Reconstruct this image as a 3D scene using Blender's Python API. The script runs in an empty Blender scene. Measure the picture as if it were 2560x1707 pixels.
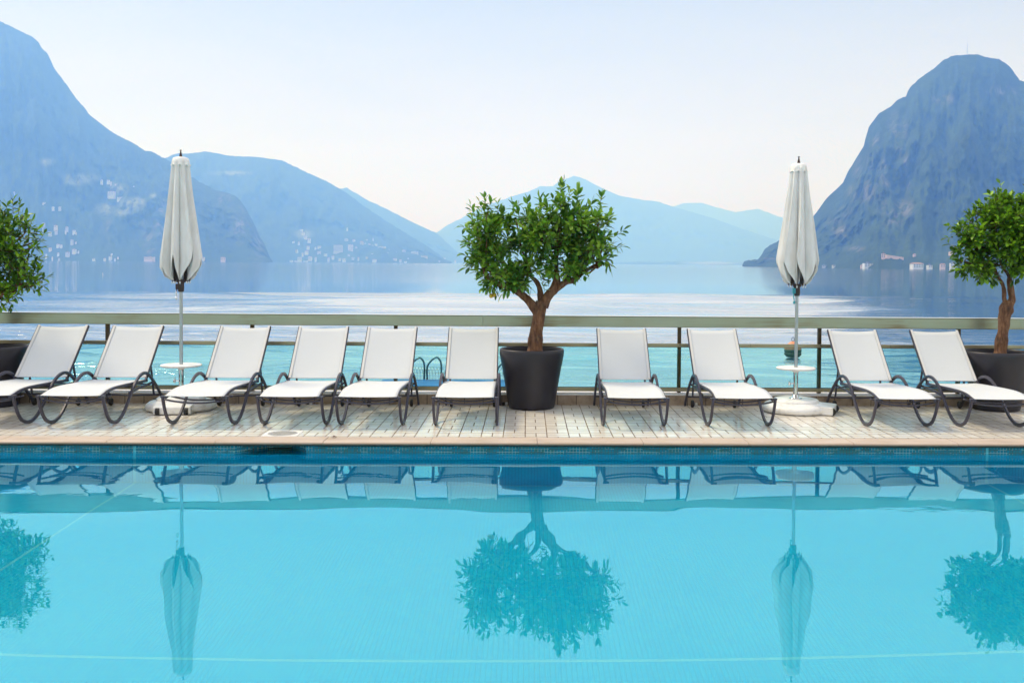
import bpy, math, random
from mathutils import Vector, noise as mn
R = math.radians
S = bpy.context.scene
COL = S.collection
random.seed(7)

# ------------------------------------------------------------------ render set-up
S.render.engine = 'CYCLES'
S.cycles.use_denoising = True
try: S.cycles.denoiser = 'OPENIMAGEDENOISE'
except Exception: pass
S.cycles.max_bounces = 14
S.cycles.diffuse_bounces = 9
S.cycles.glossy_bounces = 5
S.cycles.transmission_bounces = 12
S.cycles.transparent_max_bounces = 12
S.cycles.volume_bounces = 6
S.cycles.caustics_reflective = False
S.cycles.caustics_refractive = True
S.cycles.sample_clamp_indirect = 6
S.view_settings.view_transform = 'Standard'
S.view_settings.look = 'None'
S.view_settings.exposure = 0.20
S.view_settings.gamma = 1.0

# ------------------------------------------------------------------ camera
PW, PH = 2560, 1707
F = 35 / 36 * PW
YAW, ROLL, PITCH = R(1.6), R(.44), R(1.54)
SX = 105.0
SH = 657.8 - 853.5 + F * math.tan(PITCH)
CP = Vector((0, 0, 1.72))
fv = Vector((math.sin(YAW) * math.cos(PITCH), math.cos(YAW) * math.cos(PITCH), -math.sin(PITCH)))
r0 = fv.cross(Vector((0, 0, 1))).normalized(); u0 = r0.cross(fv)
rv = r0 * math.cos(ROLL) + u0 * math.sin(ROLL)
uv = -r0 * math.sin(ROLL) + u0 * math.cos(ROLL)
from mathutils import Matrix
cd = bpy.data.cameras.new('camera')
cam = bpy.data.objects.new('camera', cd); COL.objects.link(cam)
cam.matrix_world = Matrix(((rv.x, uv.x, -fv.x, CP.x), (rv.y, uv.y, -fv.y, CP.y), (rv.z, uv.z, -fv.z, CP.z), (0, 0, 0, 1)))
cd.lens = 35; cd.sensor_width = 36; cd.sensor_fit = 'HORIZONTAL'
cd.shift_x = -SX / PW; cd.shift_y = SH / PW
cd.clip_start = .1; cd.clip_end = 60000
S.camera = cam

def ray(px, py):
    return fv + rv * ((px - PW / 2 - SX) / F) - uv * ((py - PH / 2 - SH) / F)
def onz(px, py, z=0.):
    d = ray(px, py); return CP + d * ((z - CP.z) / d.z)
def ony(px, py, y):
    d = ray(px, py); return CP + d * (y / d.y)
def proj(p):
    d = Vector(p) - CP; z = d.dot(fv)
    return PW / 2 + SX + F * d.dot(rv) / z, PH / 2 + SH - F * d.dot(uv) / z

# ------------------------------------------------------------------ node helpers
class N:
    """small expression helper on shader sockets"""
    def __init__(s, t, k): s.t, s.k = t, k
    def _m(s, op, *a, clamp=False):
        n = s.t.nodes.new('ShaderNodeMath'); n.operation = op; n.use_clamp = clamp
        for i, v in enumerate((s,) + a):
            if isinstance(v, N): s.t.links.new(v.k, n.inputs[i])
            else: n.inputs[i].default_value = v
        return N(s.t, n.outputs[0])
    def __add__(s, o): return s._m('ADD', o)
    def __sub__(s, o): return s._m('SUBTRACT', o)
    def __mul__(s, o): return s._m('MULTIPLY', o)
    def __truediv__(s, o): return s._m('DIVIDE', o)
    def lt(s, o): return s._m('LESS_THAN', o)
    def gt(s, o): return s._m('GREATER_THAN', o)
    def abs(s): return s._m('ABSOLUTE')
    def floor(s): return s._m('FLOOR')
    def mod(s, o): return s._m('FLOORED_MODULO', o)
    def min(s, o): return s._m('MINIMUM', o)
    def max(s, o): return s._m('MAXIMUM', o)
    def pow(s, o): return s._m('POWER', o)
    def clamp(s): return s._m('ADD', 0., clamp=True)
    def ss(s, a, b):
        n = s.t.nodes.new('ShaderNodeMapRange'); n.interpolation_type = 'SMOOTHSTEP'
        s.t.links.new(s.k, n.inputs[0]); n.inputs[1].default_value = a; n.inputs[2].default_value = b
        return N(s.t, n.outputs[0])

def mat(name):
    m = bpy.data.materials.new(name); m.use_nodes = True
    t = m.node_tree; b = t.nodes['Principled BSDF']
    return m, t, b
def coords(t, kind='Object'):
    if kind == 'World':
        g = t.nodes.new('ShaderNodeNewGeometry'); o = g.outputs['Position']
    else:
        g = t.nodes.new('ShaderNodeTexCoord'); o = g.outputs[kind]
    s = t.nodes.new('ShaderNodeSeparateXYZ'); t.links.new(o, s.inputs[0])
    return o, N(t, s.outputs[0]), N(t, s.outputs[1]), N(t, s.outputs[2])
def vec(t, x, y, z):
    c = t.nodes.new('ShaderNodeCombineXYZ')
    for i, v in enumerate((x, y, z)):
        if isinstance(v, N): t.links.new(v.k, c.inputs[i])
        else: c.inputs[i].default_value = v
    return c.outputs[0]
def noise(t, v, scale, detail=4, rough=.55, dist=0.):
    n = t.nodes.new('ShaderNodeTexNoise')
    n.inputs['Scale'].default_value = scale; n.inputs['Detail'].default_value = detail
    n.inputs['Roughness'].default_value = rough; n.inputs['Distortion'].default_value = dist
    if v is not None: t.links.new(v, n.inputs['Vector'])
    return N(t, n.outputs['Fac'])
def ramp(t, fac, stops):
    n = t.nodes.new('ShaderNodeValToRGB')
    e = n.color_ramp.elements
    while len(e) > 1: e.remove(e[-1])
    for i, (p, c) in enumerate(stops):
        q = e[0] if i == 0 else e.new(p)
        q.position = p; q.color = (*c, 1)
    t.links.new(fac.k, n.inputs[0]); return n.outputs[0]
def mixc(t, fac, a, b):
    n = t.nodes.new('ShaderNodeMix'); n.data_type = 'RGBA'
    if isinstance(fac, N): t.links.new(fac.k, n.inputs[0])
    else: n.inputs[0].default_value = fac
    for i, c in ((6, a), (7, b)):
        if isinstance(c, tuple): n.inputs[i].default_value = (*c, 1)
        else: t.links.new(c, n.inputs[i])
    return n.outputs[2]
def bump(t, b, h, strength=.3, dist=.01, sock='Normal'):
    n = t.nodes.new('ShaderNodeBump'); n.inputs['Strength'].default_value = strength
    n.inputs['Distance'].default_value = dist
    t.links.new(h.k, n.inputs['Height'])
    if b is not None: t.links.new(n.outputs[0], b.inputs[sock])
    return n
def simple(name, col, rough=.5, metal=0., var=.0, scale=20., spec=.5, bmp=0.):
    m, t, b = mat(name)
    b.inputs['Roughness'].default_value = rough; b.inputs['Metallic'].default_value = metal
    b.inputs['Specular IOR Level'].default_value = spec
    o, x, y, z = coords(t)
    nz = noise(t, o, scale, 4)
    c2 = tuple(max(0, c * (1 - var)) for c in col); c1 = tuple(min(1, c * (1 + var)) for c in col)
    t.links.new(ramp(t, nz, [(.3, c2), (.7, c1)]), b.inputs['Base Color'])
    if bmp: bump(t, b, nz, bmp, .002)
    return m

# ------------------------------------------------------------------ mesh helpers
class MB:
    def __init__(s): s.v, s.f, s.m = [], [], []
    def add(s, vs, fs, mi=0):
        o = len(s.v); s.v += [tuple(v) for v in vs]
        for f in fs: s.f.append([i + o for i in f]); s.m.append(mi)
        return s
    def box(s, x0, x1, y0, y1, z0, z1, mi=0):
        vs = [(x, y, z) for z in (z0, z1) for y in (y0, y1) for x in (x0, x1)]
        return s.add(vs, [(0, 2, 3, 1), (4, 5, 7, 6), (0, 1, 5, 4), (2, 6, 7, 3), (0, 4, 6, 2), (1, 3, 7, 5)], mi)
    def tube(s, pts, w, h=None, n=10, closed=False, up=(1, 0, 0), taper=None, caps=True, mi=0):
        """sweep: w = radius (round) or, with h, a rounded bar w (along up) by h"""
        pts = [Vector(p) for p in pts]; k = len(pts); up = Vector(up)
        sec = []
        if h is None:
            sec = [(math.cos(2 * math.pi * i / n), math.sin(2 * math.pi * i / n)) for i in range(n)]
        else:
            c = .3
            sec = [(1, -1 + c), (1, 1 - c), (1 - c, 1), (-1 + c, 1), (-1, 1 - c), (-1, -1 + c), (-1 + c, -1), (1 - c, -1)]
        m = len(sec); vs = []
        pn = None
        for i, p in enumerate(pts):
            a = pts[i - 1] if i or closed else p; b = pts[(i + 1) % k] if i < k - 1 or closed else p
            T = (b - a).normalized()
            if h is None:
                if pn is None:
                    A = T.orthogonal().normalized()
                else:
                    A = pn - T * pn.dot(T)
                    A = A.normalized() if A.length > 1e-6 else T.orthogonal().normalized()
                pn = A
            else:
                A = (up - T * up.dot(T)).normalized()
            B = T.cross(A)
            tp = taper[i] if taper else 1.
            for (q, r_) in sec:
                if h is None: vs.append(p + (A * q + B * r_) * w * tp)
                else: vs.append(p + A * q * w / 2 * tp + B * r_ * h / 2 * tp)
        fs = []
        for i in range(k if closed else k - 1):
            for j in range(m):
                a, b = i * m + j, i * m + (j + 1) % m
                c, d = ((i + 1) % k) * m + (j + 1) % m, ((i + 1) % k) * m + j
                fs.append((a, b, c, d))
        if not closed and caps:
            fs.append(tuple(range(m))[::-1]); fs.append(tuple((k - 1) * m + j for j in range(m)))
        return s.add(vs, fs, mi)
    def lathe(s, prof, n=48, cx=0, cy=0, mi=0, caps=False, a0=0, sx=1):
        vs = []; m = len(prof)
        for i in range(n):
            a = 2 * math.pi * i / n + a0
            for (r_, z) in prof: vs.append((cx + r_ * math.cos(a) * sx, cy + r_ * math.sin(a), z))
        fs = []
        for i in range(n):
            for j in range(m - 1):
                a, b = i * m + j, ((i + 1) % n) * m + j
                fs.append((a, b, b + 1, a + 1))
        if caps:
            fs.append([i * m for i in range(n)][::-1]); fs.append([i * m + m - 1 for i in range(n)])
        return s.add(vs, fs, mi)
    def build(s, name, mats, parent=None, smooth=False, bevel=0., auto=None):
        me = bpy.data.meshes.new(name); me.from_pydata(s.v, [], s.f)
        if not isinstance(mats, (list, tuple)): mats = [mats]
        for m_ in mats: me.materials.append(m_)
        if any(s.m): me.polygons.foreach_set('material_index', s.m)
        if smooth or auto:
            me.polygons.foreach_set('use_smooth', [True] * len(me.polygons))
        me.update()
        if auto: me.set_sharp_from_angle(angle=R(auto))
        o = bpy.data.objects.new(name, me); COL.objects.link(o)
        if parent: o.parent = parent
        if bevel:
            md = o.modifiers.new('bevel', 'BEVEL'); md.width = bevel; md.segments = 2; md.limit_method = 'ANGLE'
        return o

def spline(pts, n=8):
    """Catmull-Rom through pts"""
    P = [Vector(p) for p in pts]; P = [P[0] * 2 - P[1]] + P + [P[-1] * 2 - P[-2]]
    out = []
    for i in range(1, len(P) - 2):
        a, b, c, d = P[i - 1:i + 3]
        for k in range(n):
            t = k / n
            out.append(.5 * ((2 * b) + (c - a) * t + (2 * a - 5 * b + 4 * c - d) * t * t + (3 * b - 3 * c + d - a) * t ** 3))
    out.append(P[-2]); return out
def tag(o, label=None, cat=None, group=None, kind=None):
    if label: o['label'] = label
    if cat: o['category'] = cat
    if group: o['group'] = group
    if kind: o['kind'] = kind
    return o
def empty(name, loc=(0, 0, 0), rz=0.):
    o = bpy.data.objects.new(name, None); COL.objects.link(o); o.location = loc; o.rotation_euler = (0, 0, rz)
    o.empty_display_size = .1
    return o
def copy_tree(o, parent=None):
    c = o.copy(); COL.objects.link(c)
    if parent is not None: c.parent = parent
    for ch in [q for q in list(COL.objects) if q.parent == o]: copy_tree(ch, c)
    return c

# ------------------------------------------------------------------ world and sun
SUN_EL, SUN_AZ = R(54), R(-68)      # hazy sun, high on the left beyond the lake
wd = bpy.data.worlds.new('World'); S.world = wd; wd.use_nodes = True
t = wd.node_tree; t.nodes.clear()
sky = t.nodes.new('ShaderNodeTexSky'); sky.sky_type = 'NISHITA'; sky.sun_disc = False
sky.sun_elevation = SUN_EL; sky.sun_rotation = SUN_AZ
sky.air_density = 1.; sky.dust_density = 4.; sky.ozone_density = 1.5
o_, gx, gy, gz = coords(t, 'Generated')
veil = ramp(t, gz.max(0.), [(0., (10.6, 11.4, 8.8)), (.08, (9.2, 8.8, 6.2)), (.16, (7.5, 6.9, 4.6)), (.25, (5.7, 5.6, 5.2)), (.33, (9.0, 9.0, 10.4)), (.42, (9.8, 9.7, 10.8)), (.6, (11.8, 11.8, 12.6)), (1., (12., 11.6, 11.4))])  # overhead stops lie out of view, coloured to light the foreground
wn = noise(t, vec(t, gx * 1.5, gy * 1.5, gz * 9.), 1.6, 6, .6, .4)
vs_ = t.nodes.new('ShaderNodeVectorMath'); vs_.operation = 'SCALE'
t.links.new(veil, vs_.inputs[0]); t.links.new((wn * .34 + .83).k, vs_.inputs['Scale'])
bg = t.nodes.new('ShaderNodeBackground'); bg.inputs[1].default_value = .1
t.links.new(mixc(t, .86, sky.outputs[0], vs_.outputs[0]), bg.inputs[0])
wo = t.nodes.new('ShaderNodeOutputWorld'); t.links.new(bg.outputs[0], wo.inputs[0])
sl = bpy.data.lights.new('sun', 'SUN'); sl.energy = 2.4; sl.angle = R(11); sl.color = (1, .965, .92)
so = bpy.data.objects.new('sun', sl); COL.objects.link(so)
sd = Vector((math.sin(SUN_AZ) * math.cos(SUN_EL), math.cos(SUN_AZ) * math.cos(SUN_EL), math.sin(SUN_EL)))
so.rotation_euler = sd.to_track_quat('Z', 'Y').to_euler()

# haze: one closed box around everything
hz = MB().box(-9000, 10500, -400, 19500, -6, 1560).build('haze', bpy.data.materials.new('haze_air'))
tag(hz, kind='stuff')
hm = hz.data.materials[0]; hm.use_nodes = True; t = hm.node_tree; t.nodes.clear()
pv = t.nodes.new('ShaderNodeVolumePrincipled')
pv.inputs['Color'].default_value = (.18, .41, 1.0, 1)
pv.inputs['Absorption Color'].default_value = (1, 1, 1, 1)
pv.inputs['Density'].default_value = 3.0e-4
pv.inputs['Anisotropy'].default_value = .35
mo = t.nodes.new('ShaderNodeOutputMaterial'); t.links.new(pv.outputs[0], mo.inputs['Volume'])
HAZE_NODE = pv
try: hm.volume_sampling = 'MULTIPLE_IMPORTANCE'
except Exception: pass

# ------------------------------------------------------------------ materials
M = {}
# glazed basket-weave deck tiles
TW = .2185
m, t, b = mat('deck_tile'); M['deck'] = m
o, x, y, z = coords(t, 'World')
wob = (noise(t, o, 2.2, 2) - .5) * .006
X = (x + wob) / TW; Y = (y + wob + .012) / TW
ix, iy = X.floor(), Y.floor(); fx, fy = X - ix, Y - iy
par = (ix + iy).mod(2.)
dx = (fx - .5).abs(); dy = (fy - .5).abs()
edge_x = (dx - .5).abs().lt(.024)        # joints running away from the pool
edge_y = (dy - .5).abs().lt(.036)
mid_x = dx.lt(.024) * par; mid_y = dy.lt(.034) * (par * -1. + 1.)
j = edge_x.max(edge_y).max(mid_x).max(mid_y)
half = (fx.gt(.5) * par).max(fy.gt(.5) * (par * -1. + 1.))
wn_ = t.nodes.new('ShaderNodeTexWhiteNoise'); t.links.new(vec(t, ix, iy, half), wn_.inputs['Vector'])
tilev = N(t, wn_.outputs['Value'])
big = noise(t, o, .9, 4)
tc = ramp(t, tilev * .7 + big * .3, [(.1, (.68, .65, .59)), (.45, (.71, .68, .62)), (.8, (.73, .70, .645)), (1., (.75, .72, .67))])
jc = ramp(t, noise(t, o, 6., 3), [(.35, (.07, .045, .03)), (.65, (.22, .16, .11))])
stain = noise(t, vec(t, x * 1., y * 1.4, z), 3.1, 6, .65).ss(.62, .78) * .14
tc2 = mixc(t, stain, tc, (.34, .27, .20))
t.links.new(mixc(t, j, tc2, jc), b.inputs['Base Color'])
t.links.new((j * .45 + noise(t, o, 9., 3) * .16 + .13).k, b.inputs['Roughness'])
b.inputs['Specular IOR Level'].default_value = .45
bump(t, b, (j * -1.) + noise(t, o, 5., 2) * .5 + tilev * .25, .35, .003)

# kerb face tiles
m, t, b = mat('kerb_tile'); M['kerb'] = m
o, x, y, z = coords(t, 'World')
kx = ((x + .06) / .226); jk = ((kx - kx.floor() - .5).abs() - .5).abs().lt(.02)
kc = ramp(t, noise(t, o, 5., 6, .7), [(.3, (.13, .085, .055)), (.5, (.30, .225, .155)), (.7, (.40, .32, .235))])
t.links.new(mixc(t, jk, kc, (.05, .03, .02)), b.inputs['Base Color']); b.inputs['Roughness'].default_value = .55
M['kerb_top'] = simple('kerb_cap_stone', (.72, .71, .70), .5, 0, .12, 9)

# coping stone
m, t, b = mat('coping_stone'); M['coping'] = m
o, x, y, z = coords(t, 'World')
sp = noise(t, o, 160., 3, .6); lg = noise(t, vec(t, x, y * 3., z * 3.), 1.8, 5, .6)
cc = ramp(t, sp * .45 + lg * .55, [(.28, (.28, .215, .165)), (.5, (.46, .375, .31)), (.72, (.55, .47, .41))])
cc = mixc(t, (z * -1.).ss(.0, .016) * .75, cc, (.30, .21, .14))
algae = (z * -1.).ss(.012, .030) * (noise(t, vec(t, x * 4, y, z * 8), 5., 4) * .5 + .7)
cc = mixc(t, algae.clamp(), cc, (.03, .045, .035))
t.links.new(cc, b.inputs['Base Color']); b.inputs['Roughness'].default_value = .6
bump(t, b, sp, .3, .002)

# pool mosaic
m, t, b = mat('pool_mosaic'); M['mosaic'] = m
o, x, y, z = coords(t, 'World')
g = .031
def cell(a, w=.10):
    q = a / g; return ((q - q.floor() - .5).abs() - .5).abs().lt(w / 2)
geo = t.nodes.new('ShaderNodeNewGeometry'); sn = t.nodes.new('ShaderNodeSeparateXYZ'); t.links.new(geo.outputs['Normal'], sn.inputs[0])
nx, ny, nzv = (N(t, sn.outputs[i]).abs().gt(.6) for i in range(3))
lx, ly, lz = cell(x), cell(y), cell(z + .012)
ln = (nzv * (lx * .7).max(ly * .3)).max(ny * lx.max(lz)).max(nx * ly.max(lz))
dry = z.gt(-.160)  # waterline tiles; colour continues underwater to stand in for their reflection
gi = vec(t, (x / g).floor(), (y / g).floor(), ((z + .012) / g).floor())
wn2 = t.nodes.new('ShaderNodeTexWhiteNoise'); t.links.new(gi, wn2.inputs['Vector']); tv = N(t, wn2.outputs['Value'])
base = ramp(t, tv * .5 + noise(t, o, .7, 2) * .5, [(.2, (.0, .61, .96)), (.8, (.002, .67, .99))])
waterline_b = ramp(t, tv * .4 + noise(t, vec(t, x, y, z * 4), 3., 4) * .6, [(.25, (.045, .21, .22)), (.6, (.02, .26, .38)), (.85, (.02, .30, .44))])
base = mixc(t, dry, base, waterline_b)
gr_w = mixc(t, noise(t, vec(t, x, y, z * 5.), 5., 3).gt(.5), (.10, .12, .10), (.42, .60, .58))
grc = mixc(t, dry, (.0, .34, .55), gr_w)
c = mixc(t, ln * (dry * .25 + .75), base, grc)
seam = ((x + 3.73).abs().lt(.013)).max((x - 4.52).abs().lt(.013)).max((y - 5.82).abs().lt(.016) * nzv).max((z + 1.413).abs().lt(.012) * ny)
c = mixc(t, seam * .55, c, (.25, .85, .95))
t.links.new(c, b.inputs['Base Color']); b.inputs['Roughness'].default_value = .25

# pool water
m, t, b = mat('pool_water'); M['pool_water'] = m
t.nodes.remove(b)
rf_ = t.nodes.new('ShaderNodeBsdfRefraction'); rf_.inputs['IOR'].default_value = 1.33; rf_.inputs['Roughness'].default_value = 0.
rf_.inputs['Color'].default_value = (.86, 1, 1, 1)
gl = t.nodes.new('ShaderNodeBsdfGlossy'); gl.inputs['Roughness'].default_value = 0.; gl.inputs['Color'].default_value = (.52, .99, 1, 1)
fn = t.nodes.new('ShaderNodeFresnel'); fn.inputs[0].default_value = 1.33
mx = t.nodes.new('ShaderNodeMixShader'); t.links.new(N(t, fn.outputs[0]).pow(.68).k, mx.inputs[0])
t.links.new(rf_.outputs[0], mx.inputs[1]); t.links.new(gl.outputs[0], mx.inputs[2])
o, x, y, z = coords(t, 'World')
w1 = noise(t, vec(t, x * .55, y, z), 1.1, 2, .4); w2 = noise(t, vec(t, x, y * 1.3, z), 7., 2, .5)
patch = noise(t, o, .45, 2).ss(.5, .68)
bn = bump(t, None, w1 * 1. + w2 * patch * .09, .5, .012)
for q_ in (gl, rf_, fn): t.links.new(bn.outputs[0], q_.inputs['Normal'])
t.links.new(mx.outputs[0], t.nodes['Material Output'].inputs['Surface'])

# lake water
m, t, b = mat('lake_water'); M['lake'] = m
b.inputs['Base Color'].default_value = (.03, .12, .19, 1); b.inputs['IOR'].default_value = 2.6
b.inputs['Coat Weight'].default_value = 1.; b.inputs['Coat IOR'].default_value = 1.7; b.inputs['Coat Roughness'].default_value = .03
o, x, y, z = coords(t, 'World')
inv = (y * 0 + 1.) / y.max(10.)
# wave height grows with distance bands so that the streaks stay visible on the water
wa = noise(t, vec(t, x * .30, y * .75, z), 1., 6, .62, .5)
wb = noise(t, vec(t, x * .05, y * .11, z), 1., 5, .6, .6)
edge = (x * .07 + (noise(t, vec(t, x * .02, y * 0, z), 1., 2) - .5) * 14. + 150.)
rz = ((y - edge) * -1.).ss(-3., 3.)                    # rippled water nearer than the wake line
rough_patch = noise(t, vec(t, x * .006, y * .02, z), 1., 4, .6).ss(.40, .60)
wake = ((y - edge).abs() * -1. + 5.).ss(0., 4.) * x.lt(12.) * noise(t, vec(t, x * .05, y * 0, z), 1., 3).ss(.3, .5)
calm = (x - y * .33).ss(-4., 14.) * -.85 + 1.
sA = noise(t, vec(t, x * .02, y * .13, z), 1., 6, .62, .3).ss(.47, .60)
sB = noise(t, vec(t, x * .16, y * .50, z), 1., 5, .6, .4).ss(.46, .60)
nw = (y * -1.).ss(-100., -55.)
st = (sA * (nw * -1. + 1.) + sB * nw) * calm * rz
rgh = rz * calm * .04 + st * .04 + y.ss(150., 260.) * .06 + .025 + wake * .25
t.links.new(rgh.k, b.inputs['Roughness']); t.links.new(rgh.k, b.inputs['Coat Roughness'])
amp = rz * calm * .10 + st * .30 + .035
bq = bump(t, b, wa * amp * .55 + wb * amp * 1.2 + wake * .8 * wa, 1., .24)
t.links.new(bq.outputs[0], b.inputs['Coat Normal'])

# metals, plastics
def brushed(name, col, rough):
    m, t, b = mat(name); o, x, y, z = coords(t, 'World')
    s = noise(t, vec(t, x * .9, y, z * 40.), 2.5, 4, .6); l = noise(t, vec(t, x, y, z * 2.), .9, 3)
    t.links.new(ramp(t, s * .3 + l * .7, [(.36, (col[0] * .62, col[1] * .46, col[2] * .36)), (.47, tuple(c * .85 for c in col)), (.7, col)]), b.inputs['Base Color'])
    b.inputs['Metallic'].default_value = .9
    t.links.new((l * .2 + rough - .1).k, b.inputs['Roughness']); return m
M['rail'] = brushed('champagne_anodised_metal', (.43, .455, .36), .36)
M['rail2'] = brushed('bronze_anodised_metal', (.40, .36, .25), .38)
M['post'] = brushed('dark_bronze_post_metal', (.12, .09, .055), .45)
M['rail_lip'] = simple('pale_rail_lip', (.8, .82, .82), .3, .6)
m, t, b = mat('tinted_glass'); M['glass'] = m; t.nodes.remove(b)
tr = t.nodes.new('ShaderNodeBsdfTransparent'); tr.inputs[0].default_value = (.74, .985, .975, 1)
gg = t.nodes.new('ShaderNodeBsdfGlossy'); gg.inputs['Roughness'].default_value = .02
fr = t.nodes.new('ShaderNodeFresnel'); fr.inputs[0].default_value = 1.3
mx = t.nodes.new('ShaderNodeMixShader'); t.links.new(fr.outputs[0], mx.inputs[0]); t.links.new(tr.outputs[0], mx.inputs[1]); t.links.new(gg.outputs[0], mx.inputs[2])
t.links.new(mx.outputs[0], t.nodes['Material Output'].inputs['Surface'])
M['frame'] = simple('grey_violet_powder_coat', (.048, .045, .068), .38, .15, .15, 60, .5, .05)
M['black'] = simple('black_rubber', (.012, .011, .012), .6, 0, .3, 30)
M['chrome'] = simple('chrome_steel', (.75, .77, .8), .12, 1., .05, 30)
M['pole'] = simple('grey_aluminium_pole', (.42, .46, .50), .32, .85, .08, 12)
M['dark_metal'] = simple('dark_brown_metal', (.06, .045, .045), .4, .6, .2, 20)
M['steel'] = simple('dull_steel_tube', (.16, .22, .24), .3, .9, .1, 12)
M['teal'] = simple('teal_plastic', (.02, .28, .36), .35)
m, t, b = mat('white_plastic_base'); M['white'] = m
o, x, y, z = coords(t)
t.links.new(ramp(t, noise(t, o, 7., 6, .65), [(.28, (.55, .54, .52)), (.5, (.77, .77, .76)), (.7, (.82, .82, .81))]), b.inputs['Base Color'])
b.inputs['Roughness'].default_value = .38
# sling mesh fabric
def sling(name, col):
    m, t, b = mat(name)
    o, x, y, z = coords(t)
    v1 = noise(t, vec(t, x * 2., y * 70., z * 70.), 2.2, 3, .6)
    v2 = noise(t, vec(t, x * 90., y * 4., z * 4.), 2.2, 2, .6)
    t.links.new(ramp(t, v1 * .6 + v2 * .4, [(.3, tuple(c * .93 for c in col)), (.7, col)]), b.inputs['Base Color'])
    b.inputs['Roughness'].default_value = .75; b.inputs['Specular IOR Level'].default_value = .25
    bump(t, b, v1 + v2, .15, .001)
    out = t.nodes['Material Output']
    tp = t.nodes.new('ShaderNodeBsdfTransparent'); tl = t.nodes.new('ShaderNodeBsdfTranslucent')
    tl.inputs[0].default_value = (*[c * .9 for c in col], 1)
    a = t.nodes.new('ShaderNodeMixShader'); a.inputs[0].default_value = .22
    t.links.new(b.outputs[0], a.inputs[1]); t.links.new(tl.outputs[0], a.inputs[2])
    q = t.nodes.new('ShaderNodeMixShader'); q.inputs[0].default_value = .07
    t.links.new(a.outputs[0], q.inputs[1]); t.links.new(tp.outputs[0], q.inputs[2])
    t.links.new(q.outputs[0], out.inputs['Surface']); return m
M['sling'] = sling('white_mesh_sling', (.77, .80, .83))
M['sling_hem'] = sling('white_sling_hem', (.84, .84, .83))
# parasol canvas
m, t, b = mat('pale_canvas'); M['canvas'] = m
o, x, y, z = coords(t)
cn = noise(t, vec(t, x * 3, y * 3, z), 3.5, 5, .6)
t.links.new(ramp(t, cn, [(.3, (.66, .655, .63)), (.6, (.76, .765, .76)), (.8, (.80, .805, .80))]), b.inputs['Base Color'])
b.inputs['Roughness'].default_value = .85; b.inputs['Specular IOR Level'].default_value = .15
bump(t, b, noise(t, vec(t, x, y, z * .25), 14., 5, .6) + noise(t, vec(t, x, y, z * .8), 5., 3, .5) * 1.5, .55, .010)
M['canvas_top'] = simple('white_canvas_cap', (.80, .80, .79), .8, 0, .05, 10)
# pot
m, t, b = mat('matt_anthracite_pot'); M['pot'] = m
o, x, y, z = coords(t)
t.links.new(ramp(t, noise(t, o, 3., 5, .6), [(.3, (.010, .008, .012)), (.7, (.020, .017, .025))]), b.inputs['Base Color'])
b.inputs['Roughness'].default_value = .42; bump(t, b, noise(t, o, 120., 3), .12, .002)
M['soil'] = simple('dark_soil', (.03, .02, .014), .95, 0, .5, 25, .2, .8)
# bark
m, t, b = mat('citrus_bark'); M['bark'] = m
o, x, y, z = coords(t)
bk = noise(t, vec(t, x * 14, y * 14, z * 3.), 2.4, 7, .7); bk2 = noise(t, o, 9., 4)
t.links.new(ramp(t, bk * .65 + bk2 * .35, [(.36, (.028, .013, .007)), (.48, (.13, .058, .026)), (.60, (.25, .13, .065))]), b.inputs['Base Color'])
b.inputs['Roughness'].default_value = .8; bump(t, b, bk, .9, .02)
# leaves
def leafmat(name, stops):
    m, t, b = mat(name)
    g_ = t.nodes.new('ShaderNodeNewGeometry'); rp = N(t, g_.outputs['Random Per Island'])
    o, x, y, z = coords(t)
    cl = noise(t, o, 4.5, 2)
    c = ramp(t, rp * .55 + cl * .45, stops)
    t.links.new(c, b.inputs['Base Color'])
    t.links.new((rp * .15 + .27).k, b.inputs['Roughness'])
    b.inputs['Specular IOR Level'].default_value = .45
    tl = t.nodes.new('ShaderNodeBsdfTranslucent'); t.links.new(mixc(t, .5, c, (.16, .30, .02)), tl.inputs[0])
    mx = t.nodes.new('ShaderNodeMixShader'); mx.inputs[0].default_value = .26
    t.links.new(b.outputs[0], mx.inputs[1]); t.links.new(tl.outputs[0], mx.inputs[2])
    t.links.new(mx.outputs[0], t.nodes['Material Output'].inputs['Surface']); return m
M['leaf'] = leafmat('citrus_leaf', [(.15, (.028, .09, .018)), (.36, (.06, .19, .025)), (.50, (.13, .31, .03)), (.66, (.24, .44, .045)), (.84, (.40, .56, .08))])
M['leaf_y'] = leafmat('young_citrus_leaf', [(.2, (.018, .06, .008)), (.40, (.05, .15, .012)), (.56, (.14, .31, .015)), (.72, (.28, .52, .02)), (.88, (.40, .62, .05))])
M['fruit'] = simple('ripening_citrus_skin', (.55, .38, .03), .4, 0, .2, 10, .5, .2)
M['lid'] = simple('grey_lid_plastic', (.34, .34, .33), .5, 0, .3, 24, .5, .2)
M['blue'] = simple('blue_pontoon_cover', (.02, .13, .34), .6, 0, .3, 3)
M['orange'] = simple('faded_orange_buoy', (.62, .25, .12), .5, 0, .2, 6)
M['buoy_dark'] = simple('weedy_dark_buoy', (.05, .07, .045), .7, 0, .5, 8)
M['wire'] = simple('galvanised_wire', (.10, .15, .17), .4, .7)
M['leaf_litter'] = simple('dry_brown_leaf', (.11, .035, .02), .8, 0, .3, 40)
M['concrete'] = simple('weathered_concrete', (.34, .32, .29), .8, 0, .25, 4)

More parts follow.
